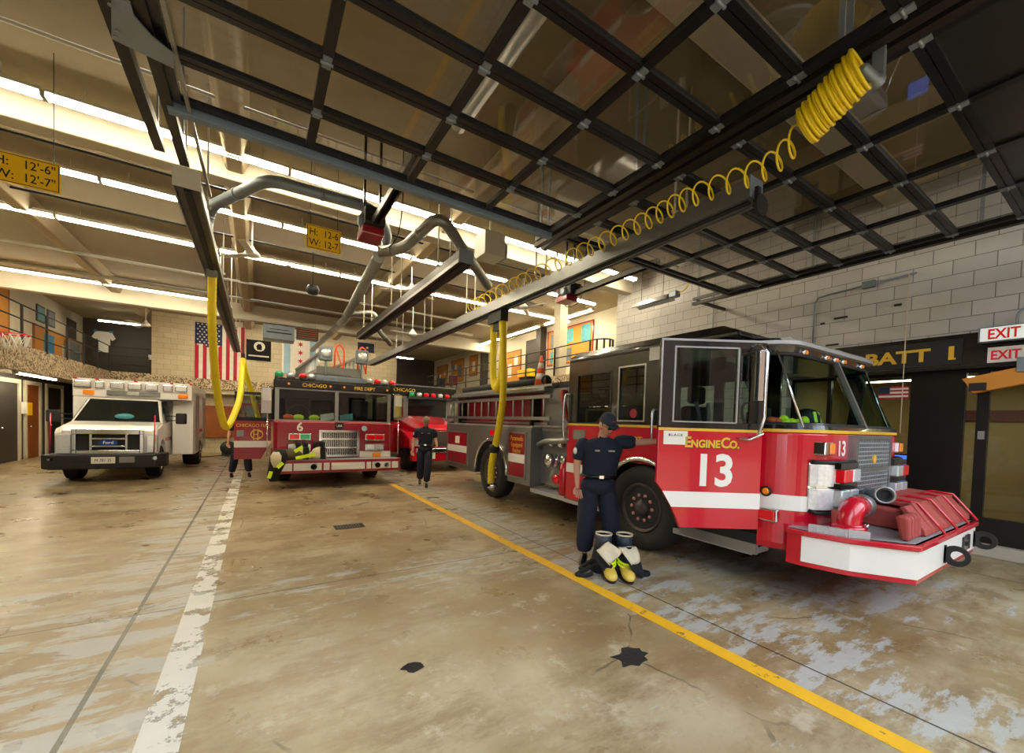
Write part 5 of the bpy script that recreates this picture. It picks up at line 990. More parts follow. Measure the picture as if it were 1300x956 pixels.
for i, (x, m) in enumerate(((.42, 'glens'), (.66, 'clens'), (.9, 'rlens'), (1.08, 'clens'), (2.38, 'clens'), (2.58, 'rlens'), (2.76, 'clens'), (2.95, 'rlens'))):
    q = MB().cyl((x, 10.55, 2.38), (x, 10.55, 2.46), .085).build('beacon_base', 'mblack', E6); MB().lathe((x, 10.55, 2.46), (0, 0, 1), [(.085, 0), (.085, .07), (.05, .11)], 12).build('beacon_dome', m, q)
MB().box(1.12, 2.32, 10.9, 14.5, 2.5, 2.62).box(1.2, 2.3, 10.6, 10.9, 2.44, 2.56).build('ladder_turntable', 'galv', E6, .02); MB().box(1.2, 2.25, 10.75, 10.8, 2.62, 2.8).build('ladder_tip', 'steel', E6)
g = T('roof_ladder', (1.7, 13, 2.7), 'aerial ladder lying on the roof of engine 6 with red end hoops', 'ladder')
for x in (1.28, 2.22):
    MB().bar((x, 10.9, 2.72), (x, 18., 3.0), .07, .08).bar((x, 10.9, 3.12), (x, 18., 3.4), .06, .06).build('rail', 'alu', g); b = MB()
    for k in range(12): b.bar((x, 10.95 + k * .6, 2.74 + k * .024), (x, 11.1 + k * .6, 3.12 + k * .023), .05)
    b.build('truss', 'alu', g)
b = MB()
for k in range(18): b.cyl((1.28, 11. + k * .38, 2.76 + k * .015), (2.22, 11. + k * .38, 2.76 + k * .015), .018, seg=6)
b.build('rungs', 'steel', g)
for x in (1.62, 2.16): MB().tube(spline([(x, 10.85, 2.7), (x, 10.8, 3.2), (x + .09, 10.8, 3.36), (x + .2, 10.8, 3.2), (x + .2, 10.85, 2.7)]), .022, 6).bar((x + .02, 10.8, 3.25), (x + .18, 10.8, 2.75), .03).build('red_hoop', 'orange', g, label='bright red end hoop')
for x in (1.38, 2.2):
    q = MB().box(x - .14, x + .14, 10.5, 10.68, 2.92, 3.25).cyl((x, 10.6, 2.56), (x, 10.6, 2.92), .025).build('floodlight', 'galv', E6, .02); MB().lathe((x, 10.5, 3.08), (0, -1, 0), [(.1, 0), (.11, .015), (.03, .03)]).build('lens', 'clens', q)
# ---------------------------------------------------------------- third vehicle
E3 = T('fire_truck', (4.7, 14, 0), 'bright red bonneted fire truck half hidden between the two engines', 'fire truck')
MB().box(3.72, 6.0, 13.4, 18.5, .5, 2.35).build('crew_body', 'black', E3, .03); MB().box(3.70, 6.02, 13.35, 18.5, 2.35, 2.75).build('roof_fairing', 'black', E3, .05)
text('CHICAGO', 'roof_lettering', 'gold', E3, .16, (4.15, 13.34, 2.5), (1, 0, 0))
MB().box(3.72, 6.0, 13.3, 13.4, .5, 1.5).build('cowl', 'red', E3)
MB().loft([[(4.0, 13.35, 1.3), (4.0, 13.35, 1.55), (4.3, 13.35, 1.72), (5.4, 13.35, 1.72), (5.7, 13.35, 1.55), (5.7, 13.35, 1.3)], [(4.15, 12.1, 1.0), (4.15, 12.1, 1.3), (4.4, 12.1, 1.45), (5.3, 12.1, 1.45), (5.55, 12.1, 1.3), (5.55, 12.1, 1.0)], [(4.25, 11.9, 1.0), (4.25, 11.9, 1.2), (4.45, 11.92, 1.32), (5.25, 11.92, 1.32), (5.45, 11.9, 1.2), (5.45, 11.9, 1.0)]]).build('bonnet', 'red', E3, .03)
for x0, x1 in ((3.8, 4.3), (5.4, 5.9)): MB().loft([[(x0, 13.3, .6), (x0, 13.3, 1.35), (x1, 13.3, 1.35), (x1, 13.3, .6)], [(x0 + .03, 12.3, .7), (x0 + .03, 12.3, 1.2), (x1, 12.3, 1.2), (x1, 12.3, .7)], [(x0 + .1, 11.95, .7), (x0 + .1, 11.95, 1.0), (x1, 11.95, 1.0), (x1, 11.95, .7)]]).build('wing', 'red', E3, .05)
MB().box(4.4, 5.3, 11.86, 11.95, .75, 1.25).build('grille', 'chrome', E3, .02)
for x in (4.1, 5.6): MB().box(x - .14, x + .14, 11.88, 11.96, .78, .98).build('headlight', 'clens', E3, .02)
MB().box(3.9, 5.8, 11.65, 11.9, .35, .72).build('front_bumper', 'red', E3, .02); MB().box(4.0, 5.7, 11.6, 11.65, .6, .74).build('chrome_bar', 'chrome', E3, .02); MB().box(4.35, 4.6, 11.63, 11.65, .42, .6).build('licence_plate', 'paper', E3)
w3 = MB().wall(1, 13.26, 13.3, 3.8, 5.9, 1.55, 2.35, [(4.25, 5.6, 1.68, 2.28)]).build('windscreen_frame', 'steel', E3); MB().box(4.25, 5.6, 13.27, 13.28, 1.68, 2.28).build('windscreen', 'clensd', w3)
MB().box(3.72, 3.95, 12.75, 12.85, 1.65, 2.25).bar((3.85, 12.85, 2.2), (3.85, 13.3, 2.2), .02).bar((3.85, 12.85, 1.7), (3.85, 13.3, 1.6), .02).build('mirror', 'chrome', E3, .01)
for s, x in ((-1, 3.88), (1, 5.82)): wheel(E3, x, 12.7, .5, .28, s, 'rimdk', bolts=False); wheel(E3, x, 16.8, .5, .28, s, 'rimdk', bolts=False)
for i, m in enumerate(('glens', 'clens', 'rlens', 'rlens', 'clens', 'rlens')): MB().lathe((4.35 + i * .25, 13.2, 2.35), (0, 0, 1), [(.09, 0), (.09, .1), (.05, .14)], 12).build('beacon', m, E3)
MB().box(4.2, 5.9, 13.0, 13.4, 2.27, 2.35).build('beacon_shelf', 'mblack', E3)
# ---------------------------------------------------------------- ambulance
AM = T('ambulance', (-2.7, 14.3, 0), 'white box ambulance with a black front bumper parked below the left gallery', 'ambulance')
x0, x1 = -3.62, -1.95
lp = [(12.5, .5), (12.45, .62), (12.45, 1.08), (12.52, 1.16), (12.75, 1.2), (13.3, 1.3), (14.4, 1.33), (14.4, .42), (13.6, .42)] + [(13.12 + .46 * math.cos(a), .45 + .46 * math.sin(a)) for a in [PI * i / 12 for i in range(1, 12)]] + [(12.66, .45)]
MB().prism(lp, 0, x0, x0 + .1).prism(lp, 0, x1 - .1, x1).box(x0 + .1, x1 - .1, 12.47, 14.4, .55, 1.12).loft([[(x0 + .02, 12.5, 1.08), (x1 - .02, 12.5, 1.08), (x1 - .02, 12.5, 1.13), (x0 + .02, 12.5, 1.13)], [(x0 + .02, 12.75, 1.1), (x1 - .02, 12.75, 1.1), (x1 - .05, 12.75, 1.24), (x0 + .05, 12.75, 1.24)], [(x0 + .02, 13.35, 1.1), (x1 - .02, 13.35, 1.1), (x1 - .05, 13.35, 1.34), (x0 + .05, 13.35, 1.34)]]).build('cab_body', 'white', AM, .015)
q = lambda y, z, i: [(x0 + i, y, z), (x1 - i, y, z)]
gb = [(x0 + .02, 13.22, 1.28), (x1 - .02, 13.22, 1.28), (x1 - .02, 14.4, 1.28), (x0 + .02, 14.4, 1.28)]; gt = [(x0 + .2, 13.7, 1.86), (x1 - .14, 13.7, 1.86), (x1 - .12, 14.4, 1.9), (x0 + .16, 14.4, 1.9)]
MB().loft([gb, gt, [(x0 + .3, 13.9, 1.93), (x1 - .3, 13.9, 1.93), (x1 - .26, 14.4, 1.95), (x0 + .26, 14.4, 1.95)]]).build('greenhouse', 'white', AM, .03)
def onface(P, inset, off):
    P = [Vector(p) for p in P]; c = sum(P, Vector()) / 4; n = (P[1] - P[0]).cross(P[3] - P[0]).normalized()
    return [p + (c - p) * inset for p in P], n
P, n = onface([gb[0], gb[1], gt[1], gt[0]], .07, 0); n = n if n.y < 0 else -n
MB().hexa([tuple(p + n * .004) for p in P] + [tuple(p + n * .012) for p in P]).build('windscreen', 'clensd', AM)
P, n = onface([gb[1], gb[2], gt[2], gt[1]], .12, 0); n = n if n.x > 0 else -n
MB().hexa([tuple(p + n * .004) for p in P] + [tuple(p + n * .012) for p in P]).build('side_window', 'clensd', AM)
P, n = onface([gb[0], gb[3], gt[3], gt[0]], .12, 0); n = n if n.x < 0 else -n
MB().hexa([tuple(p + n * .004) for p in P] + [tuple(p + n * .012) for p in P]).build('side_window', 'clensd', AM)
gr = MB().wall(1, 12.36, 12.46, -3.35, -2.18, .6, 1.16, [(-3.28, -2.25, .7, 1.05)]).box(-3.06, -2.47, 12.37, 12.43, .76, .80).box(-3.06, -2.47, 12.37, 12.43, .93, .97).box(-3.08, -3.03, 12.37, 12.43, .7, 1.05).box(-2.5, -2.45, 12.37, 12.43, .7, 1.05).build('grille', 'chrome', AM, .01); MB().box(-3.28, -2.25, 12.44, 12.45, .68, 1.06).build('grille_back', 'dark', gr)
MB().prism([(-2.765 + .16 * math.cos(a), .865 + .065 * math.sin(a)) for a in [2 * PI * i / 20 for i in range(20)]], 1, 12.345, 12.37).build('oval_badge', 'bluebadge', gr); MB().wall(1, 12.35, 12.36, -2.76 - .17, -2.76 + .17, .79, .8).build('badge_rim', 'chrome', gr)
text('Ford', 'badge_lettering', 'white', gr, .09, (-2.765, 12.342, .84), (1, 0, 0))
for xa, xb in ((x0, -3.37), (-2.16, x1)): MB().box(xa + .01, xb, 12.42, 12.56, .62, 1.04).build('headlight', 'clens', AM, .02)
bm_ = MB().prism([(-3.8, 12.75), (-3.8, 12.4), (-3.65, 12.2), (-1.95, 12.2), (-1.78, 12.4), (-1.78, 12.75)], 2, .3, .62).build('front_bumper', 'mblack', AM, .03)
MB().box(-3.0, -2.62, 12.19, 12.2, .42, .56).build('licence_plate', 'paper', bm_); text('M 781 25', 'plate_lettering', 'fblue', bm_, .1, (-2.81, 12.187, .455), (1, 0, 0), sx=.7)
MB().box(-2.55, -2.3, 12.17, 12.2, .43, .56).build('siren_grille', 'steel', bm_); MB().box(-3.3, -3.08, 12.19, 12.2, .44, .5).build('air_slot', 'dark', bm_)
for x in (-3.6, -1.98): MB().lathe((x, 12.26, .52), (0, -1, 0), [(.06, 0), (.06, .05), (.03, .06)]).build('fog_lamp', 'clens', bm_)
for s, x in ((-1, x0 + .02), (1, x1 - .02)): wheel(AM, x, 13.12, .38, .26, s, 'chrome', bolts=False)
for s, x in ((-1, -3.62), (1, -1.47)): wheel(AM, x, 15.9, .38, .4, s, 'chrome', bolts=False)
MB().prism([(13.75, 1.9), (13.75, 2.34), (17.2, 2.34), (17.2, .42), (16.4, .42)] + [(15.9 + .48 * math.cos(a), .42 + .48 * math.sin(a)) for a in [PI * i / 12 for i in range(13)]] + [(14.42, .42), (14.42, 1.9)], 0, -3.7, -1.46).build('patient_box', 'white', AM, .03)
MB().box(-3.7, -3.25, 13.77, 14.45, .6, 1.9).box(-1.9, -1.46, 14.05, 14.45, .45, 1.9).build('box_front_corners', 'white', AM, .02)
for x, w_ in ((-3.52, .15), (-3.22, .08), (-2.91, .13), (-2.59, .13), (-2.27, .13), (-1.95, .1), (-1.68, .125)):
    q_ = MB().box(x - w_, x + w_, 13.70, 13.75, 2.11, 2.28).build('warning_light', 'chrome', AM, .01); MB().box(x - w_ + .02, x + w_ - .02, 13.685, 13.70, 2.135, 2.255).build('lens', 'clens2', q_, .008)
for x in (-3.42, -1.64): MB().box(x - .1, x + .1, 13.71, 13.75, 1.95, 2.06).build('amber_light', 'amber', AM, .012)
for x in (-3.68, -3.3, -2.6, -1.9, -1.5): MB().box(x, x + .06, 13.70, 13.74, 2.31, 2.345).build('marker_lamp', 'rlens', AM)
MB().box(-3.1, -2.1, 13.70, 13.75, 1.96, 2.07).build('louvre', 'steel', AM); MB().box(-2.72, -2.5, 13.66, 13.7, 1.97, 2.06).build('centre_lamp', 'clens', AM, .01)
for s, x in ((-1, x0), (1, x1)):
    MB().bar((x, 13.5, 1.35), (x + s * .24, 13.45, 1.38), .02).bar((x, 13.5, 1.48), (x + s * .24, 13.45, 1.48), .02).build('mirror_arm', 'mblack', AM); MB().box(min(x + s * .2, x + s * .42), max(x + s * .2, x + s * .42), 13.4, 13.52, 1.28, 1.56).build('mirror', 'mblack', AM, .03)
for x in (-3.68, -2.02): MB().cyl((x + .02, 12.35, .62), (x + .04, 12.35, 1.5), .012, seg=6).build('bumper_pole', 'red', AM)
MB().box(-1.46, -1.452, 14.5, 17.1, 1.0, 1.1).build('red_stripe', 'red', AM); MB().box(-1.455, -1.445, 14.5, 15.3, .5, 2.1).box(-1.455, -1.445, 16.3, 17.1, .5, 2.1).build('compartment_door', 'alu', AM)
MB().box(-1.96, -1.945, 13.4, 14.3, .85, .93).build('red_stripe', 'red', AM); MB().ball((-2.7, 13.35, 1.44), .13, (1.4, .6, .6)).build('dashboard_cloth', 'teal', AM)
# ================================================================ PEOPLE
def skin_mesh(chains, sub=2):
    """chains: list of (verts[(pos, radius)], edges); returns one evaluated mesh"""
    out = bmesh.new()
    for V, Ed in chains:
        me = bpy.data.meshes.new('s'); me.from_pydata([tuple(v[0]) for v in V], Ed, []); ob = bpy.data.objects.new('s', me); C.objects.link(ob)
        md = ob.modifiers.new('k', 'SKIN'); md.use_smooth_shade = True; md.branch_smoothing = .6
        ob.modifiers.new('d', 'SUBSURF').levels = sub
        for i, v in enumerate(V):
            r = v[1]; s = me.skin_vertices[0].data[i]; s.radius = (r, r) if not isinstance(r, tuple) else r
        me.skin_vertices[0].data[0].use_root = True
        dg = bpy.context.evaluated_depsgraph_get(); m2 = bpy.data.meshes.new_from_object(ob.evaluated_get(dg)); out.from_mesh(m2)
        bpy.data.objects.remove(ob); bpy.data.meshes.remove(m2)
    for f in out.faces: f.smooth = True
    return out
def person(base, face, J, label, hairm, cap, head_dir, hands, h=1.0, shortsleeve=True, name='person', fat=1.0):
    """J: joints in the person's frame (right-of-image, toward-camera, up) in metres"""
    fwd = Vector((face[0], face[1], 0)).normalized(); rt = Vector((-fwd.y, fwd.x, 0)); up = Vector((0, 0, 1))   # rt: image right when the person faces us
    B = Vector(base)
    W = lambda p: B + rt * p[0] * h + fwd * p[1] * h + up * p[2] * h
    g = T(name, base, label, 'person')
    j = {k: W(v) for k, v in J.items()}
    lerp = lambda a, b, t: j[a].lerp(j[b], t)
    # --- body: one continuous skin
    V = [(j['pelvis'], .10 * h), (lerp('pelvis', 'chest', .5), .09 * h), (j['chest'], .10 * h), (j['neck'], .062 * h), (j['head'], .06 * h)]
    Ed = [(0, 1), (1, 2), (2, 3), (3, 4)]
    for s in ('L', 'R'):
        n = len(V); V += [(j['sh' + s], .064 * h), (j['el' + s], .043 * h), (lerp('el' + s, 'wr' + s, .35), .04 * h), (j['wr' + s], .026 * h), (lerp('wr' + s, 'hd' + s, .6), (.036 * h, .018 * h))]
        Ed += [(2, n), (n, n + 1), (n + 1, n + 2), (n + 2, n + 3), (n + 3, n + 4)]
        n = len(V); V += [(j['hp' + s], .075 * h), (j['kn' + s], .055 * h), (lerp('kn' + s, 'an' + s, .3), .056 * h), (j['an' + s], .04 * h)]
        Ed += [(0, n), (n, n + 1), (n + 1, n + 2), (n + 2, n + 3)]
    ch = [(V, Ed)]
    for s in ('L', 'R'):
        wv, hd = j['wr' + s], j['hd' + s]; d = (hd - wv).normalized(); palm_n = hands[s][0]; pn = (rt * palm_n[0] + fwd * palm_n[1] + up * palm_n[2]).normalized(); side_ = d.cross(pn).normalized(); curl = hands[s][1]; ts = hands[s][2]
        kn0 = wv + d * .085 * h
        for k, (o, L) in enumerate(((-.03, .066), (-.011, .076), (.01, .072), (.028, .056))):
            a = kn0 + side_ * o * h - d * .03 * h; b_ = kn0 + side_ * o * 1.1 * h; d1 = (d * math.cos(curl) + pn * math.sin(curl)); d2 = (d * math.cos(2 * curl) + pn * math.sin(2 * curl)); d3 = (d * math.cos(2.8 * curl) + pn * math.sin(2.8 * curl))
            c_ = b_ + d1 * L * .5 * h; e_ = c_ + d2 * L * .32 * h; f_ = e_ + d3 * L * .25 * h
            ch.append(([(a, .010 * h), (b_, .0105 * h), (c_, .0092 * h), (e_, .0085 * h), (f_, .007 * h)], [(0, 1), (1, 2), (2, 3), (3, 4)]))
        t0 = wv + d * .03 * h + side_ * ts * .02 * h; t1 = wv + d * .06 * h + side_ * ts * .045 * h + pn * .012 * h; t2 = t1 + (d * .8 + side_ * ts * .35 + pn * .3).normalized() * .032 * h; t3 = t2 + (d * .9 + pn * .35).normalized() * .024 * h
        ch.append(([(t0, .014 * h), (t1, .0125 * h), (t2, .0105 * h), (t3, .0085 * h)], [(0, 1), (1, 2), (2, 3)]))
    bm = skin_mesh(ch)
    # --- head
    hd = (rt * head_dir[0] + fwd * head_dir[1] + up * head_dir[2]).normalized(); hr = up.cross(hd).normalized() * -1; hr = hd.cross(up).normalized(); hu = hr.cross(hd).normalized()
    c = j['head']; S = .112 * h
    def HP(x, y, z): return c + hr * x * S + hd * y * S + hu * z * S
    def headshape(scale=1., cond=None, tgt=None, add=0.):
        R = []; n1, n2 = 28, 20; vs = []
        for a in range(n2 + 1):
            th = PI * a / n2; row = []
            for b in range(n1):
                ph = 2 * PI * b / n1; x, y, z = math.sin(th) * math.cos(ph), math.sin(th) * math.sin(ph), math.cos(th)
                X_, Y_, Z_ = x * .70, y * .86, z * 1.08
                if z < 0: k = 1 + z * .30; X_ *= k; Y_ *= (1 + z * .18); Y_ += .10 * (-z)
                if y > .3 and abs(x) < .28 and -.5 < z < .2: Y_ += .20 * (1 - abs(x) / .28) * max(0, 1 - abs(z + .22) / .3)     # nose
                if y > .4 and .08 < abs(x) < .55 and -.02 < z < .24: Y_ -= .07                                          # eye sockets
                if y > .4 and z < -.72 and abs(x) < .4: Y_ += .06                                                     # chin
                row.append(HP(X_ * scale + 0, Y_ * scale, Z_ * scale + add))
            vs.append(row)
        return vs
    vs = headshape(); R = [[bm.verts.new(p) for p in row] for row in vs[1:-1]]; tp, bt = bm.verts.new(vs[0][0]), bm.verts.new(vs[-1][0])
    for A, Bq in zip(R, R[1:]):
        for k in range(28): f = bm.faces.new((A[k], A[(k + 1) % 28], Bq[(k + 1) % 28], Bq[k])); f.smooth = True
    for k in range(28): bm.faces.new((tp, R[0][k], R[0][(k + 1) % 28])).smooth = True; bm.faces.new((bt, R[-1][(k + 1) % 28], R[-1][k])).smooth = True
    mb = MB(); mb.b.free(); mb.b = bm
    for s in (-1, 1): mb.ball(HP(.70 * s, -.02, -.05), .03 * h, (.5, .9, 1.2), 10)
    body = mb.build('body', 'skin', g)
    mb = MB()
    for s in (-1, 1): mb.ball(HP(.24 * s, .80, .10), .013 * h, seg=8)
    mb.build('eyes', 'eyew', g); mb = MB()
    for s in (-1, 1): mb.tube([HP(.12 * s, .88, .28), HP(.25 * s, .86, .31), HP(.38 * s, .77, .27)], .005 * h, 5)
    mb.build('eyebrows', hairm, g)
    MB().tube([HP(-.2, .82, -.50), HP(0, .90, -.49), HP(.2, .82, -.50)], .006 * h, 6).build('mouth', 'lips', g)
    # hair shell
    vs = headshape(1.05); mb = MB(); Vt = {}
    def keep(a, b_): th = PI * a / 20; y = math.sin(th) * math.sin(2 * PI * b_ / 28); z = math.cos(th); return z > .38 or (y < .15 and z > -.35)
    for a in range(20):
        for b_ in range(28):
            if keep(a + .5, b_ + .5): 
                P = [(a, b_), (a, (b_ + 1) % 28), (a + 1, (b_ + 1) % 28), (a + 1, b_)]
                if a == 0: P = [(0, 0), (1, (b_ + 1) % 28), (1, b_)]
                for q in P:
                    if q not in Vt: Vt[q] = mb.b.verts.new(vs[q[0]][q[1]])
                mb.b.faces.new([Vt[q] for q in P]).smooth = True
    ho = mb.build('hair', hairm, g); md = ho.modifiers.new('s', 'SOLIDIFY'); md.thickness = .006
    if cap:
        mb = MB(); rows = [(0, 1.34), (.35, 1.27), (.62, 1.08), (.78, .80), (.84, .48), (.85, .32)]; rr_ = [[HP(.92 * r * math.cos(2 * PI * k / 24), 1.08 * r * math.sin(2 * PI * k / 24), z) for k in range(24)] for r, z in rows]
        mb.loft(rr_, smooth=True); co = mb.build('cap', 'cap', g)
        mb = MB(); A = [HP(.72 * math.cos(a), .62 + .85 * math.sin(a), .36 + .0 * a) for a in [PI * k / 14 for k in range(15)]]; Bq = [HP(.72 * math.cos(a), .62 + .85 * math.sin(a), .42) for a in [PI * k / 14 for k in range(15)]]
        mb.loft([A, Bq]).build('visor', 'cap', co); mb = MB(); mb.tube([HP(.16 * math.cos(a), .80 + .0 * a, .70 + .15 * math.sin(a)) for a in [2 * PI * k / 12 for k in range(12)]], .006 * h, 5, closed=True).build('red_badge', 'fred', co)
        mb = MB()
        for s in (-1, 1): mb.obox(HP(.28 * s, .92, .06), hr, hu, hd, .05 * h, .028 * h, .004)
        mb.tube([HP(-.68, .1, .1), HP(-.5, .85, .12), HP(0, .97, .14), HP(.5, .85, .12), HP(.68, .1, .1)], .0025, 5).build('glasses', 'mblack', g)
    # --- shirt
    def rings_(spec, n=20): return [[c0 + (rt * wx * fat * math.cos(q) + fwd * (dy * fat * math.sin(q))) * h for q in [2 * PI * k / n for k in range(n)]] for c0, wx, dy in spec]
    ch_, nk, pv = j['chest'], j['neck'], j['pelvis']
    mb = MB(); mb.loft(rings_([(pv + up * .03 * h, .165, .125), (pv.lerp(ch_, .3), .168, .13), (pv.lerp(ch_, .65), .182, .135), (ch_, .20, .14), (ch_.lerp(nk, .35), .215, .13), (ch_.lerp(nk, .6), .20, .105), (ch_.lerp(nk, .8), .12, .085), (ch_.lerp(nk, .93), .072, .072)]), smooth=True)
    for s in ('L', 'R'):
        sv, ev = j['sh' + s], j['el' + s]; inn = sv.lerp(ch_, .28)
        P = [inn, sv, sv.lerp(ev, .4), sv.lerp(ev, .86)]; mb.tube(P, [.07 * h * fat, .074 * h * fat, .07 * h * fat, .072 * h * fat], 14)
        if not shortsleeve: mb.tube([ev, j['wr' + s]], [.06 * h, .045 * h], 12)
    sh = mb.build('shirt', 'navy', g, sub=1)
    t1 = bpy.data.textures.new('folds', 'CLOUDS'); t1.noise_scale = .1
    md = sh.modifiers.new('folds', 'DISPLACE'); md.texture = t1; md.strength = .02; md.mid_level = .5
    # collar, placket, badge, patches
    ck = j['neck']; mb = MB()
    for s in (-1, 1): mb.obox(ck + rt * .04 * s * h + fwd * .07 * h - up * .035 * h, rt + up * .5 * s, up - rt * .5 * s, fwd, .05 * h, .05 * h, .012)
    mb.build('collar', 'navy', sh)
    cf = j['chest'] + fwd * .142 * fat * h
    MB().obox(cf + rt * .075 * h + up * .03 * h, rt, up, fwd, .07 * h, .016 * h, .012).build('name_tag', 'steel', sh); MB().obox(cf - rt * .08 * h + up * .03 * h, rt, up, fwd, .05 * h, .018 * h, .012).build('name_tag', 'steel', sh)
    MB().ball(j['shL'].lerp(j['elL'], .4) + (-rt * .062 + fwd * .045) * h, .036 * h, (.5, .7, 1.1), 10).build('shoulder_patch', 'paper', sh)
    # --- trousers and shoes
    mb = MB(); mb.loft(rings_([(pv + up * .06 * h, .165, .125), (pv - up * .02 * h, .175, .135), (pv - up * .09 * h, .172, .13), (pv - up * .15 * h, .12, .1)]), smooth=True)
    for s in ('L', 'R'):
        hp, kn, an = j['hp' + s], j['kn' + s], j['an' + s]; mb.tube([hp + up * .03 * h, hp.lerp(kn, .35), kn, kn.lerp(an, .5), kn.lerp(an, .95)], [.1 * h * fat, .102 * h * fat, .09 * h * fat, .088 * h * fat, .084 * h * fat], 16)
    tr = mb.build('trousers', 'navy', g, sub=1); md = tr.modifiers.new('folds', 'DISPLACE'); md.texture = t1; md.strength = .022; md.mid_level = .5
    pc = j['pelvis'] + up * .075 * h
    MB().tube([pc + (rt * .168 * fat * math.cos(a) + fwd * .128 * fat * math.sin(a)) * h for a in [2 * PI * k / 24 for k in range(24)]], .017 * h, 6, closed=True).build('belt', 'shoe', g); MB().obox(pc + fwd * .14 * fat * h, rt, up, fwd, .05 * h, .035 * h, .01).build('belt_buckle', 'chrome', g)
    for s in ('L', 'R'):
        a = j['an' + s]; tdir = hands.get('toe' + s, (0, 1)); td = (rt * tdir[0] + fwd * tdir[1]).normalized(); z0 = a.z - .085 * h; mb = MB(); rings = []
        sd = td.cross(up)
        for t_, wd, hh in ((-.08, .035, .09), (-.05, .042, .12), (.02, .045, .12), (.08, .048, .075), (.14, .05, .055), (.18, .04, .04), (.20, .015, .02)):
            p = Vector((a.x, a.y, z0)) + td * t_ * h; rings.append([p - sd * wd * h, p + sd * wd * h, p + sd * wd * .8 * h + up * hh * h * .8, p + up * hh * h, p - sd * wd * .8 * h + up * hh * h * .8])
        mb.loft(rings, smooth=True); mb.build('shoe', 'shoe', g, sub=1)
    return g
MT['eyew'] = mat('eye', '#3a2a22', .2); MT['lips'] = mat('lips', '#8f5148', .5)
# man beside engine 13: looks down, left hand on the grab handle
J = dict(pelvis=(0, 0, .93), chest=(.02, .02, 1.27), neck=(.03, .03, 1.46), head=(.05, .10, 1.585),
         shL=(-.20, .0, 1.39), elL=(-.255, .0, 1.12), wrL=(-.25, .06, .90), hdL=(-.24, .09, .81),
         shR=(.22, .02, 1.40), elR=(.44, .03, 1.40), wrR=(.71, .03, 1.42), hdR=(.80, .0, 1.43),
         hpL=(-.095, 0, .86), knL=(-.13, .03, .48), anL=(-.13, -.01, .085), hpR=(.10, 0, .86), knR=(.14, .06, .48), anR=(.20, .02, .085))
toCam = (-.533 * 1.0, -.846)
hands = dict(L=((.2, 1, 0), .22, 1), R=((0, -1, -.1), .75, -1), toeL=(-.35, 1), toeR=(.2, 1))
person((3.34, 3.41, 0), toCam, J, 'firefighter in a dark cap and navy uniform looking down, one hand on the engine handle', 'dhair', True, (.42, .85, -.5), hands, fat=1.16)
# officer walking between the engines
J2 = dict(pelvis=(0, 0, .95), chest=(0, .0, 1.28), neck=(0, .03, 1.48), head=(.01, .09, 1.60),
          shL=(-.19, 0, 1.40), elL=(-.27, -.02, 1.13), wrL=(-.30, .06, .90), hdL=(-.30, .09, .81), shR=(.19, 0, 1.40), elR=(.25, .0, 1.14), wrR=(.28, .18, 1.0), hdR=(.27, .27, .98),
          hpL=(-.09, 0, .88), knL=(-.10, -.02, .48), anL=(-.11, -.2, .12), hpR=(.09, 0, .88), knR=(.07, .16, .50), anR=(.05, .14, .085))
person((3.42, 9.3, 0), (-.34, -.94), J2, 'bareheaded grey haired officer in navy uniform walking between the engines', 'hair', False, (0, .9, -.45), dict(L=((.5, .8, 0), .3, 1), R=((-.5, .5, 0), .6, -1)), h=.97)
# person behind the open door of engine 6
J3 = dict(J2); J3.update(elR=(.28, .1, 1.2), wrR=(.18, .3, 1.28), hdR=(.12, .37, 1.3), knL=(-.16, .05, .48), anL=(-.22, -.05, .085), knR=(.12, .05, .48), anR=(.16, .05, .085))
person((-.30, 12.4, 0), (.1, -.99), J3, 'person in navy trousers mostly hidden behind the open door of engine 6', 'dhair', False, (0, .9, -.3), dict(L=((.5, .8, 0), .3, 1), R=((-.5, .5, 0), .6, -1)), h=.98)
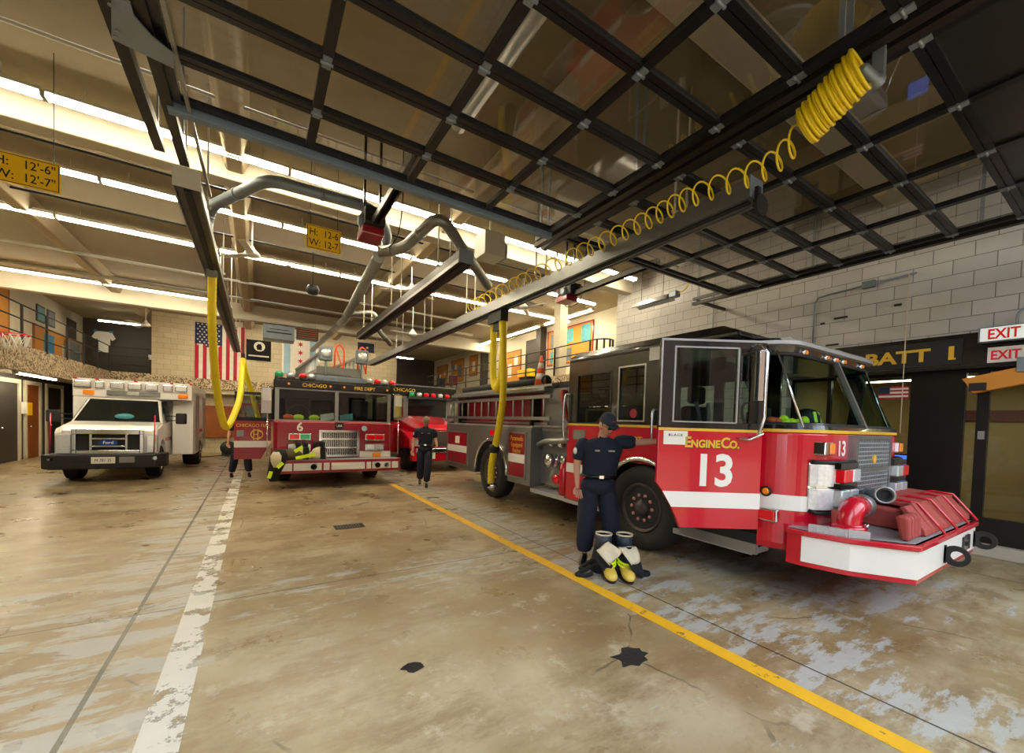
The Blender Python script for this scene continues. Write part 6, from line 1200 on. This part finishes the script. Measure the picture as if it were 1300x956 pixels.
# ================================================================ BUNKER GEAR
MT['bluegrey'] = mat('dark_blue_rubber', '#2b3442', .5)
g = T('bunker_boots', (3.19, 2.93, 0), 'fire boots standing inside folded down cream and black bunker trousers by the yellow line', 'boots')
R_ = Vector((.846, -.533, 0)); Fw = Vector((-.533, -.846, 0)); Bc = Vector((3.25, 3.02, 0)); up = Vector((0, 0, 1))
def L_(a, b, z): return Bc + R_ * a + Fw * b + up * z
for s in (-1, 1):
    o = .09 * s; rings = []
    for t_, wd, z0_, hh in ((-.13, .045, .02, .24), (-.06, .058, .015, .26), (.02, .06, .015, .2), (.08, .06, .015, .135), (.13, .066, .015, .115), (.18, .062, .015, .105), (.215, .045, .02, .08), (.23, .02, .03, .05)):
        rings.append([L_(o + wd * math.cos(q), t_ + .04, max(.012, z0_ + (hh - z0_) / 2 + (hh - z0_) / 2 * math.sin(q) * (1.0 if math.sin(q) > 0 else 1.1))) for q in [2 * PI * k / 14 for k in range(14)]])
    bt = MB().loft(rings, smooth=True).build('boot', 'toe', g)
    MB().loft([[L_(o + .07 * math.cos(q), .09 + .185 * math.sin(q), z) for q in [2 * PI * k / 20 for k in range(20)]] for z in (0.0, .028)]).build('sole', 'shoe', bt)
    MB().tube([L_(o, .045, .12), L_(o, .0, .3)], [.074, .08], 16).build('shaft', 'bkcloth', bt)
    for zz in (.13, .165): MB().tube([L_(o + .075 * math.cos(q), .045 + .085 * math.sin(q), zz + .015 - .03 * math.sin(q)) for q in [2 * PI * k / 16 for k in range(16)]], .013, 6, closed=True).build('lime_band', 'lime', bt)
    MB().lathe(L_(o * 1.25, -.09, .24), (0, 0, 1), [(.09, .0), (.085, .1), (.088, .16), (.075, .16), (.07, .02)], 16).build('boot_opening', 'bluegrey', bt)
    MB().lathe(L_(o * 1.25, -.09, .40), (0, 0, 1), [(.089, 0), (.092, .018), (.08, .018), (.078, .0)], 16).build('cream_cuff', 'canvas', bt)
def flap(pts, nm, m, t=.03):
    b = MB(); n_ = 4; A = [Vector(L_(*p)) for p in pts]; n = Fw * t
    G = [[A[0].lerp(A[1], u).lerp(A[3].lerp(A[2], u), v) + n * (1.2 * math.sin(PI * u) + .4 * math.sin(7 * v + 3 * u)) for u in [k / 6 for k in range(7)]] for v in [k / 6 for k in range(7)]]
    b.loft([[*r, *[p - Fw * .03 for p in r[::-1]]] for r in G], smooth=True); return b.build(nm, m, g)
flap([(-.22, .08, .27), (-.10, .17, .15), (.04, .13, .29), (-.09, .05, .36)], 'canvas_fold', 'canvas')
flap([(.0, .11, .32), (.13, .17, .15), (.24, .08, .17), (.21, .02, .31)], 'canvas_fold', 'canvas')
flap([(-.26, .08, .2), (-.13, .14, .06), (-.06, .15, .14), (-.19, .1, .26)], 'black_fold', 'bkcloth'); flap([(.03, .15, .26), (.15, .17, .08), (.27, .1, .0), (.25, .06, .16)], 'black_fold', 'bkcloth')
MB().loft([[L_(.24 * math.cos(q) * u, -.1 + .15 * math.sin(q) * u, z) for q in [2 * PI * k / 20 for k in range(20)]] for u, z in ((1.0, .0), (1.05, .06), (.95, .18), (.85, .28))], smooth=True).build('bunched_cloth', 'bkcloth', g)
for P in ([(-.18, 0, .1), (-.28, .02, .07), (-.38, .05, .03), (-.42, .1, .02), (-.34, .12, .02), (-.26, .08, .03)], [(.18, .02, .06), (.26, .05, .03), (.34, .03, .02), (.36, -.03, .02), (.28, -.04, .03)], [(-.2, -.05, .15), (-.3, -.1, .06), (-.36, -.06, .03), (-.3, .0, .04)]):
    MB().tube([L_(*p) for p in spline(P, 6)], .022, 6).build('suspender_strap', 'bkcloth', g)
MT['khaki'] = mat('khaki_cloth', '#4f452f', .9, var=.3, scale=18)
# turnout gear laid on the bumper of engine 6
g = T('turnout_coat', (.45, 9.75, .3), 'black and lime striped turnout coat hanging over the left end of engine 6 bumper', 'coat')
MB().loft([[(.32 + .15 * math.cos(a) * q + .1 * t_, 9.83 + .1 * math.sin(a) * q, z) for a in [2 * PI * k / 16 for k in range(16)]] for q, z, t_ in ((.5, .2, 0), (.8, .35, 0), (1, .55, .6), (1.1, .75, .9), (.6, .86, 1.2))], smooth=True).build('sleeve', 'bkcloth', g)
MB().loft([[(.36 + .11 * math.cos(a) * q, 9.76 + .07 * math.sin(a) * q, z) for a in [2 * PI * k / 12 for k in range(12)]] for q, z in ((.5, .5), (.9, .62), (1, .74), (.5, .82))], smooth=True).build('cream_lining', 'canvas', g, label='cream inner lining')
MB().ball((.6, 9.98, .74), .2, (1.5, .8, .65)).build('folded_body', 'khaki', g)
for a, b_ in (((.38, 9.68, .5), (.48, 9.68, .6)), ((.72, 9.79, .68), (1.1, 9.8, .76)), ((.7, 9.8, .82), (.85, 9.8, .92)), ((.23, 9.72, .28), (.27, 9.72, .42))): MB().bar(a, b_, .03, .07).build('lime_stripe', 'lime', g)
for i, x in enumerate((.86, 1.2)):
    g = T('bunker_trousers', (x, 10.0, .63), 'cream and black rolled trousers on engine 6 bumper, %s' % ('left bundle' if i == 0 else 'right bundle by the grille'), 'trousers', 'rolled bunker gear')
    MB().loft([[(x + .15 * math.cos(a) * q, 10.02 + .1 * math.sin(a) * q, z) for a in [2 * PI * k / 14 for k in range(14)]] for q, z in ((1.0, .63), (1.15, .7), (.95, .82), (.6, .9))], smooth=True).build('canvas_roll', 'canvas', g); MB().loft([[(x + .07 + .06 * math.cos(a), 9.92 + .04 * math.sin(a), z) for a in [2 * PI * k / 10 for k in range(10)]] for z in (.64, .9)]).build('dark_centre', 'bkcloth', g)
    for s in (-1, 1): MB().lathe((x + .07 * s, 10.03, .86), (0, 0, 1), [(.05, 0), (.055, .12), (.06, .16), (.045, .16)], 12).build('boot_top', 'mblack', g)
# ================================================================ separate pieces become parts of their own
ONE = {'hangers': 'hanger', 'rungs': 'rung', 'gold_line': 'gold_line', 'rubber_edge': 'rubber_edge', 'end_sockets': 'end_socket', 'box_front_corners': 'box_corner', 'bolts': 'bolt', 'chains': 'chain',
       'rods': 'rod', 'vents': 'vent', 'wheel_nuts': 'wheel_nut', 'hand_holes': 'hand_hole', 'brackets': 'bracket', 'hanging_wires': 'hanging_wire', 'belt': 'belt', 'tape': 'tape', 'red_stars': 'red_star', 'eyes': 'eye',
       'eyebrows': 'eyebrow', 'stripes': 'stripe', 'rails': 'rail', 'rack_arms': 'rack_arm', 'white_band': 'white_band', 'lip': 'lip', 'collar': 'collar', 'seam_bands': 'seam_band', 'truss': 'truss_bar', 'glazing': 'glazing',
       'tread_kickplate': 'kickplate', 'compartment_door': 'compartment_door', 'conduit': 'conduit', 'hanger': 'hanger', 'balancer_line': 'balancer_line', 'trim': 'trim', 'windscreen_seal': 'windscreen_seal', 'angle_iron': 'angle_iron', 'seat': 'seat',
       'white_bands': 'white_band', 'rail': 'rail', 'louvres': 'louvre', 'mirror_arm': 'mirror_arm', 'crew_lower_body': 'body_panel', 'rear_body': 'rear_body', 'end_coupling': 'end_coupling', 'name_tag': 'name_tag', 'door_frame': 'door_frame', 'lime_band': 'lime_band', 'hub': 'hub'}
def islands(me):
    n = len(me.vertices); p = list(range(n))
    def f(a):
        while p[a] != a: p[a] = p[p[a]]; a = p[a]
        return a
    for e in me.edges:
        a, b = f(e.vertices[0]), f(e.vertices[1])
        if a != b: p[a] = b
    g = {}
    for i in range(n): g.setdefault(f(i), []).append(i)
    L = []                               # pieces that touch stay together
    for vs in g.values():
        lo = Vector([min(me.vertices[i].co[k] for i in vs) for k in range(3)]); hi = Vector([max(me.vertices[i].co[k] for i in vs) for k in range(3)]); L.append([set(vs), lo, hi])
    ch = True
    while ch:
        ch = False
        for i in range(len(L)):
            for j in range(i + 1, len(L)):
                if all(L[i][1][k] - .003 <= L[j][2][k] and L[j][1][k] - .003 <= L[i][2][k] for k in range(3)):
                    L[i][0] |= L[j][0]; L[i][1] = Vector(map(min, L[i][1], L[j][1])); L[i][2] = Vector(map(max, L[i][2], L[j][2])); L.pop(j); ch = True; break
            if ch: break
    return [l[0] for l in L]
cache = {}
for o in [x for x in bpy.data.objects if x.type == 'MESH' and x.parent is not None]:
    k = o.name.split('.')[0]
    if k not in ONE: continue
    me = o.data
    if me.name not in cache:
        S = islands(me) if len(me.vertices) < 4000 else [1]
        out = []
        if 1 < len(S) <= 60:
            for s in S:
                b = bmesh.new(); b.from_mesh(me); b.verts.ensure_lookup_table()
                bmesh.ops.delete(b, geom=[v for v in b.verts if v.index not in s], context='VERTS'); m2 = bpy.data.meshes.new(ONE[k]); b.to_mesh(m2); b.free()
                m2.materials.append(me.materials[0]); out.append(m2)
        cache[me.name] = out
    out = cache[me.name]
    if not out: continue
    for m2 in out[1:]:
        c = o.copy(); c.data = m2; c.name = ONE[k]; C.objects.link(c)
        if 'label' in c: c['label'] = o['label']
    o.data = out[0]; o.name = ONE[k]
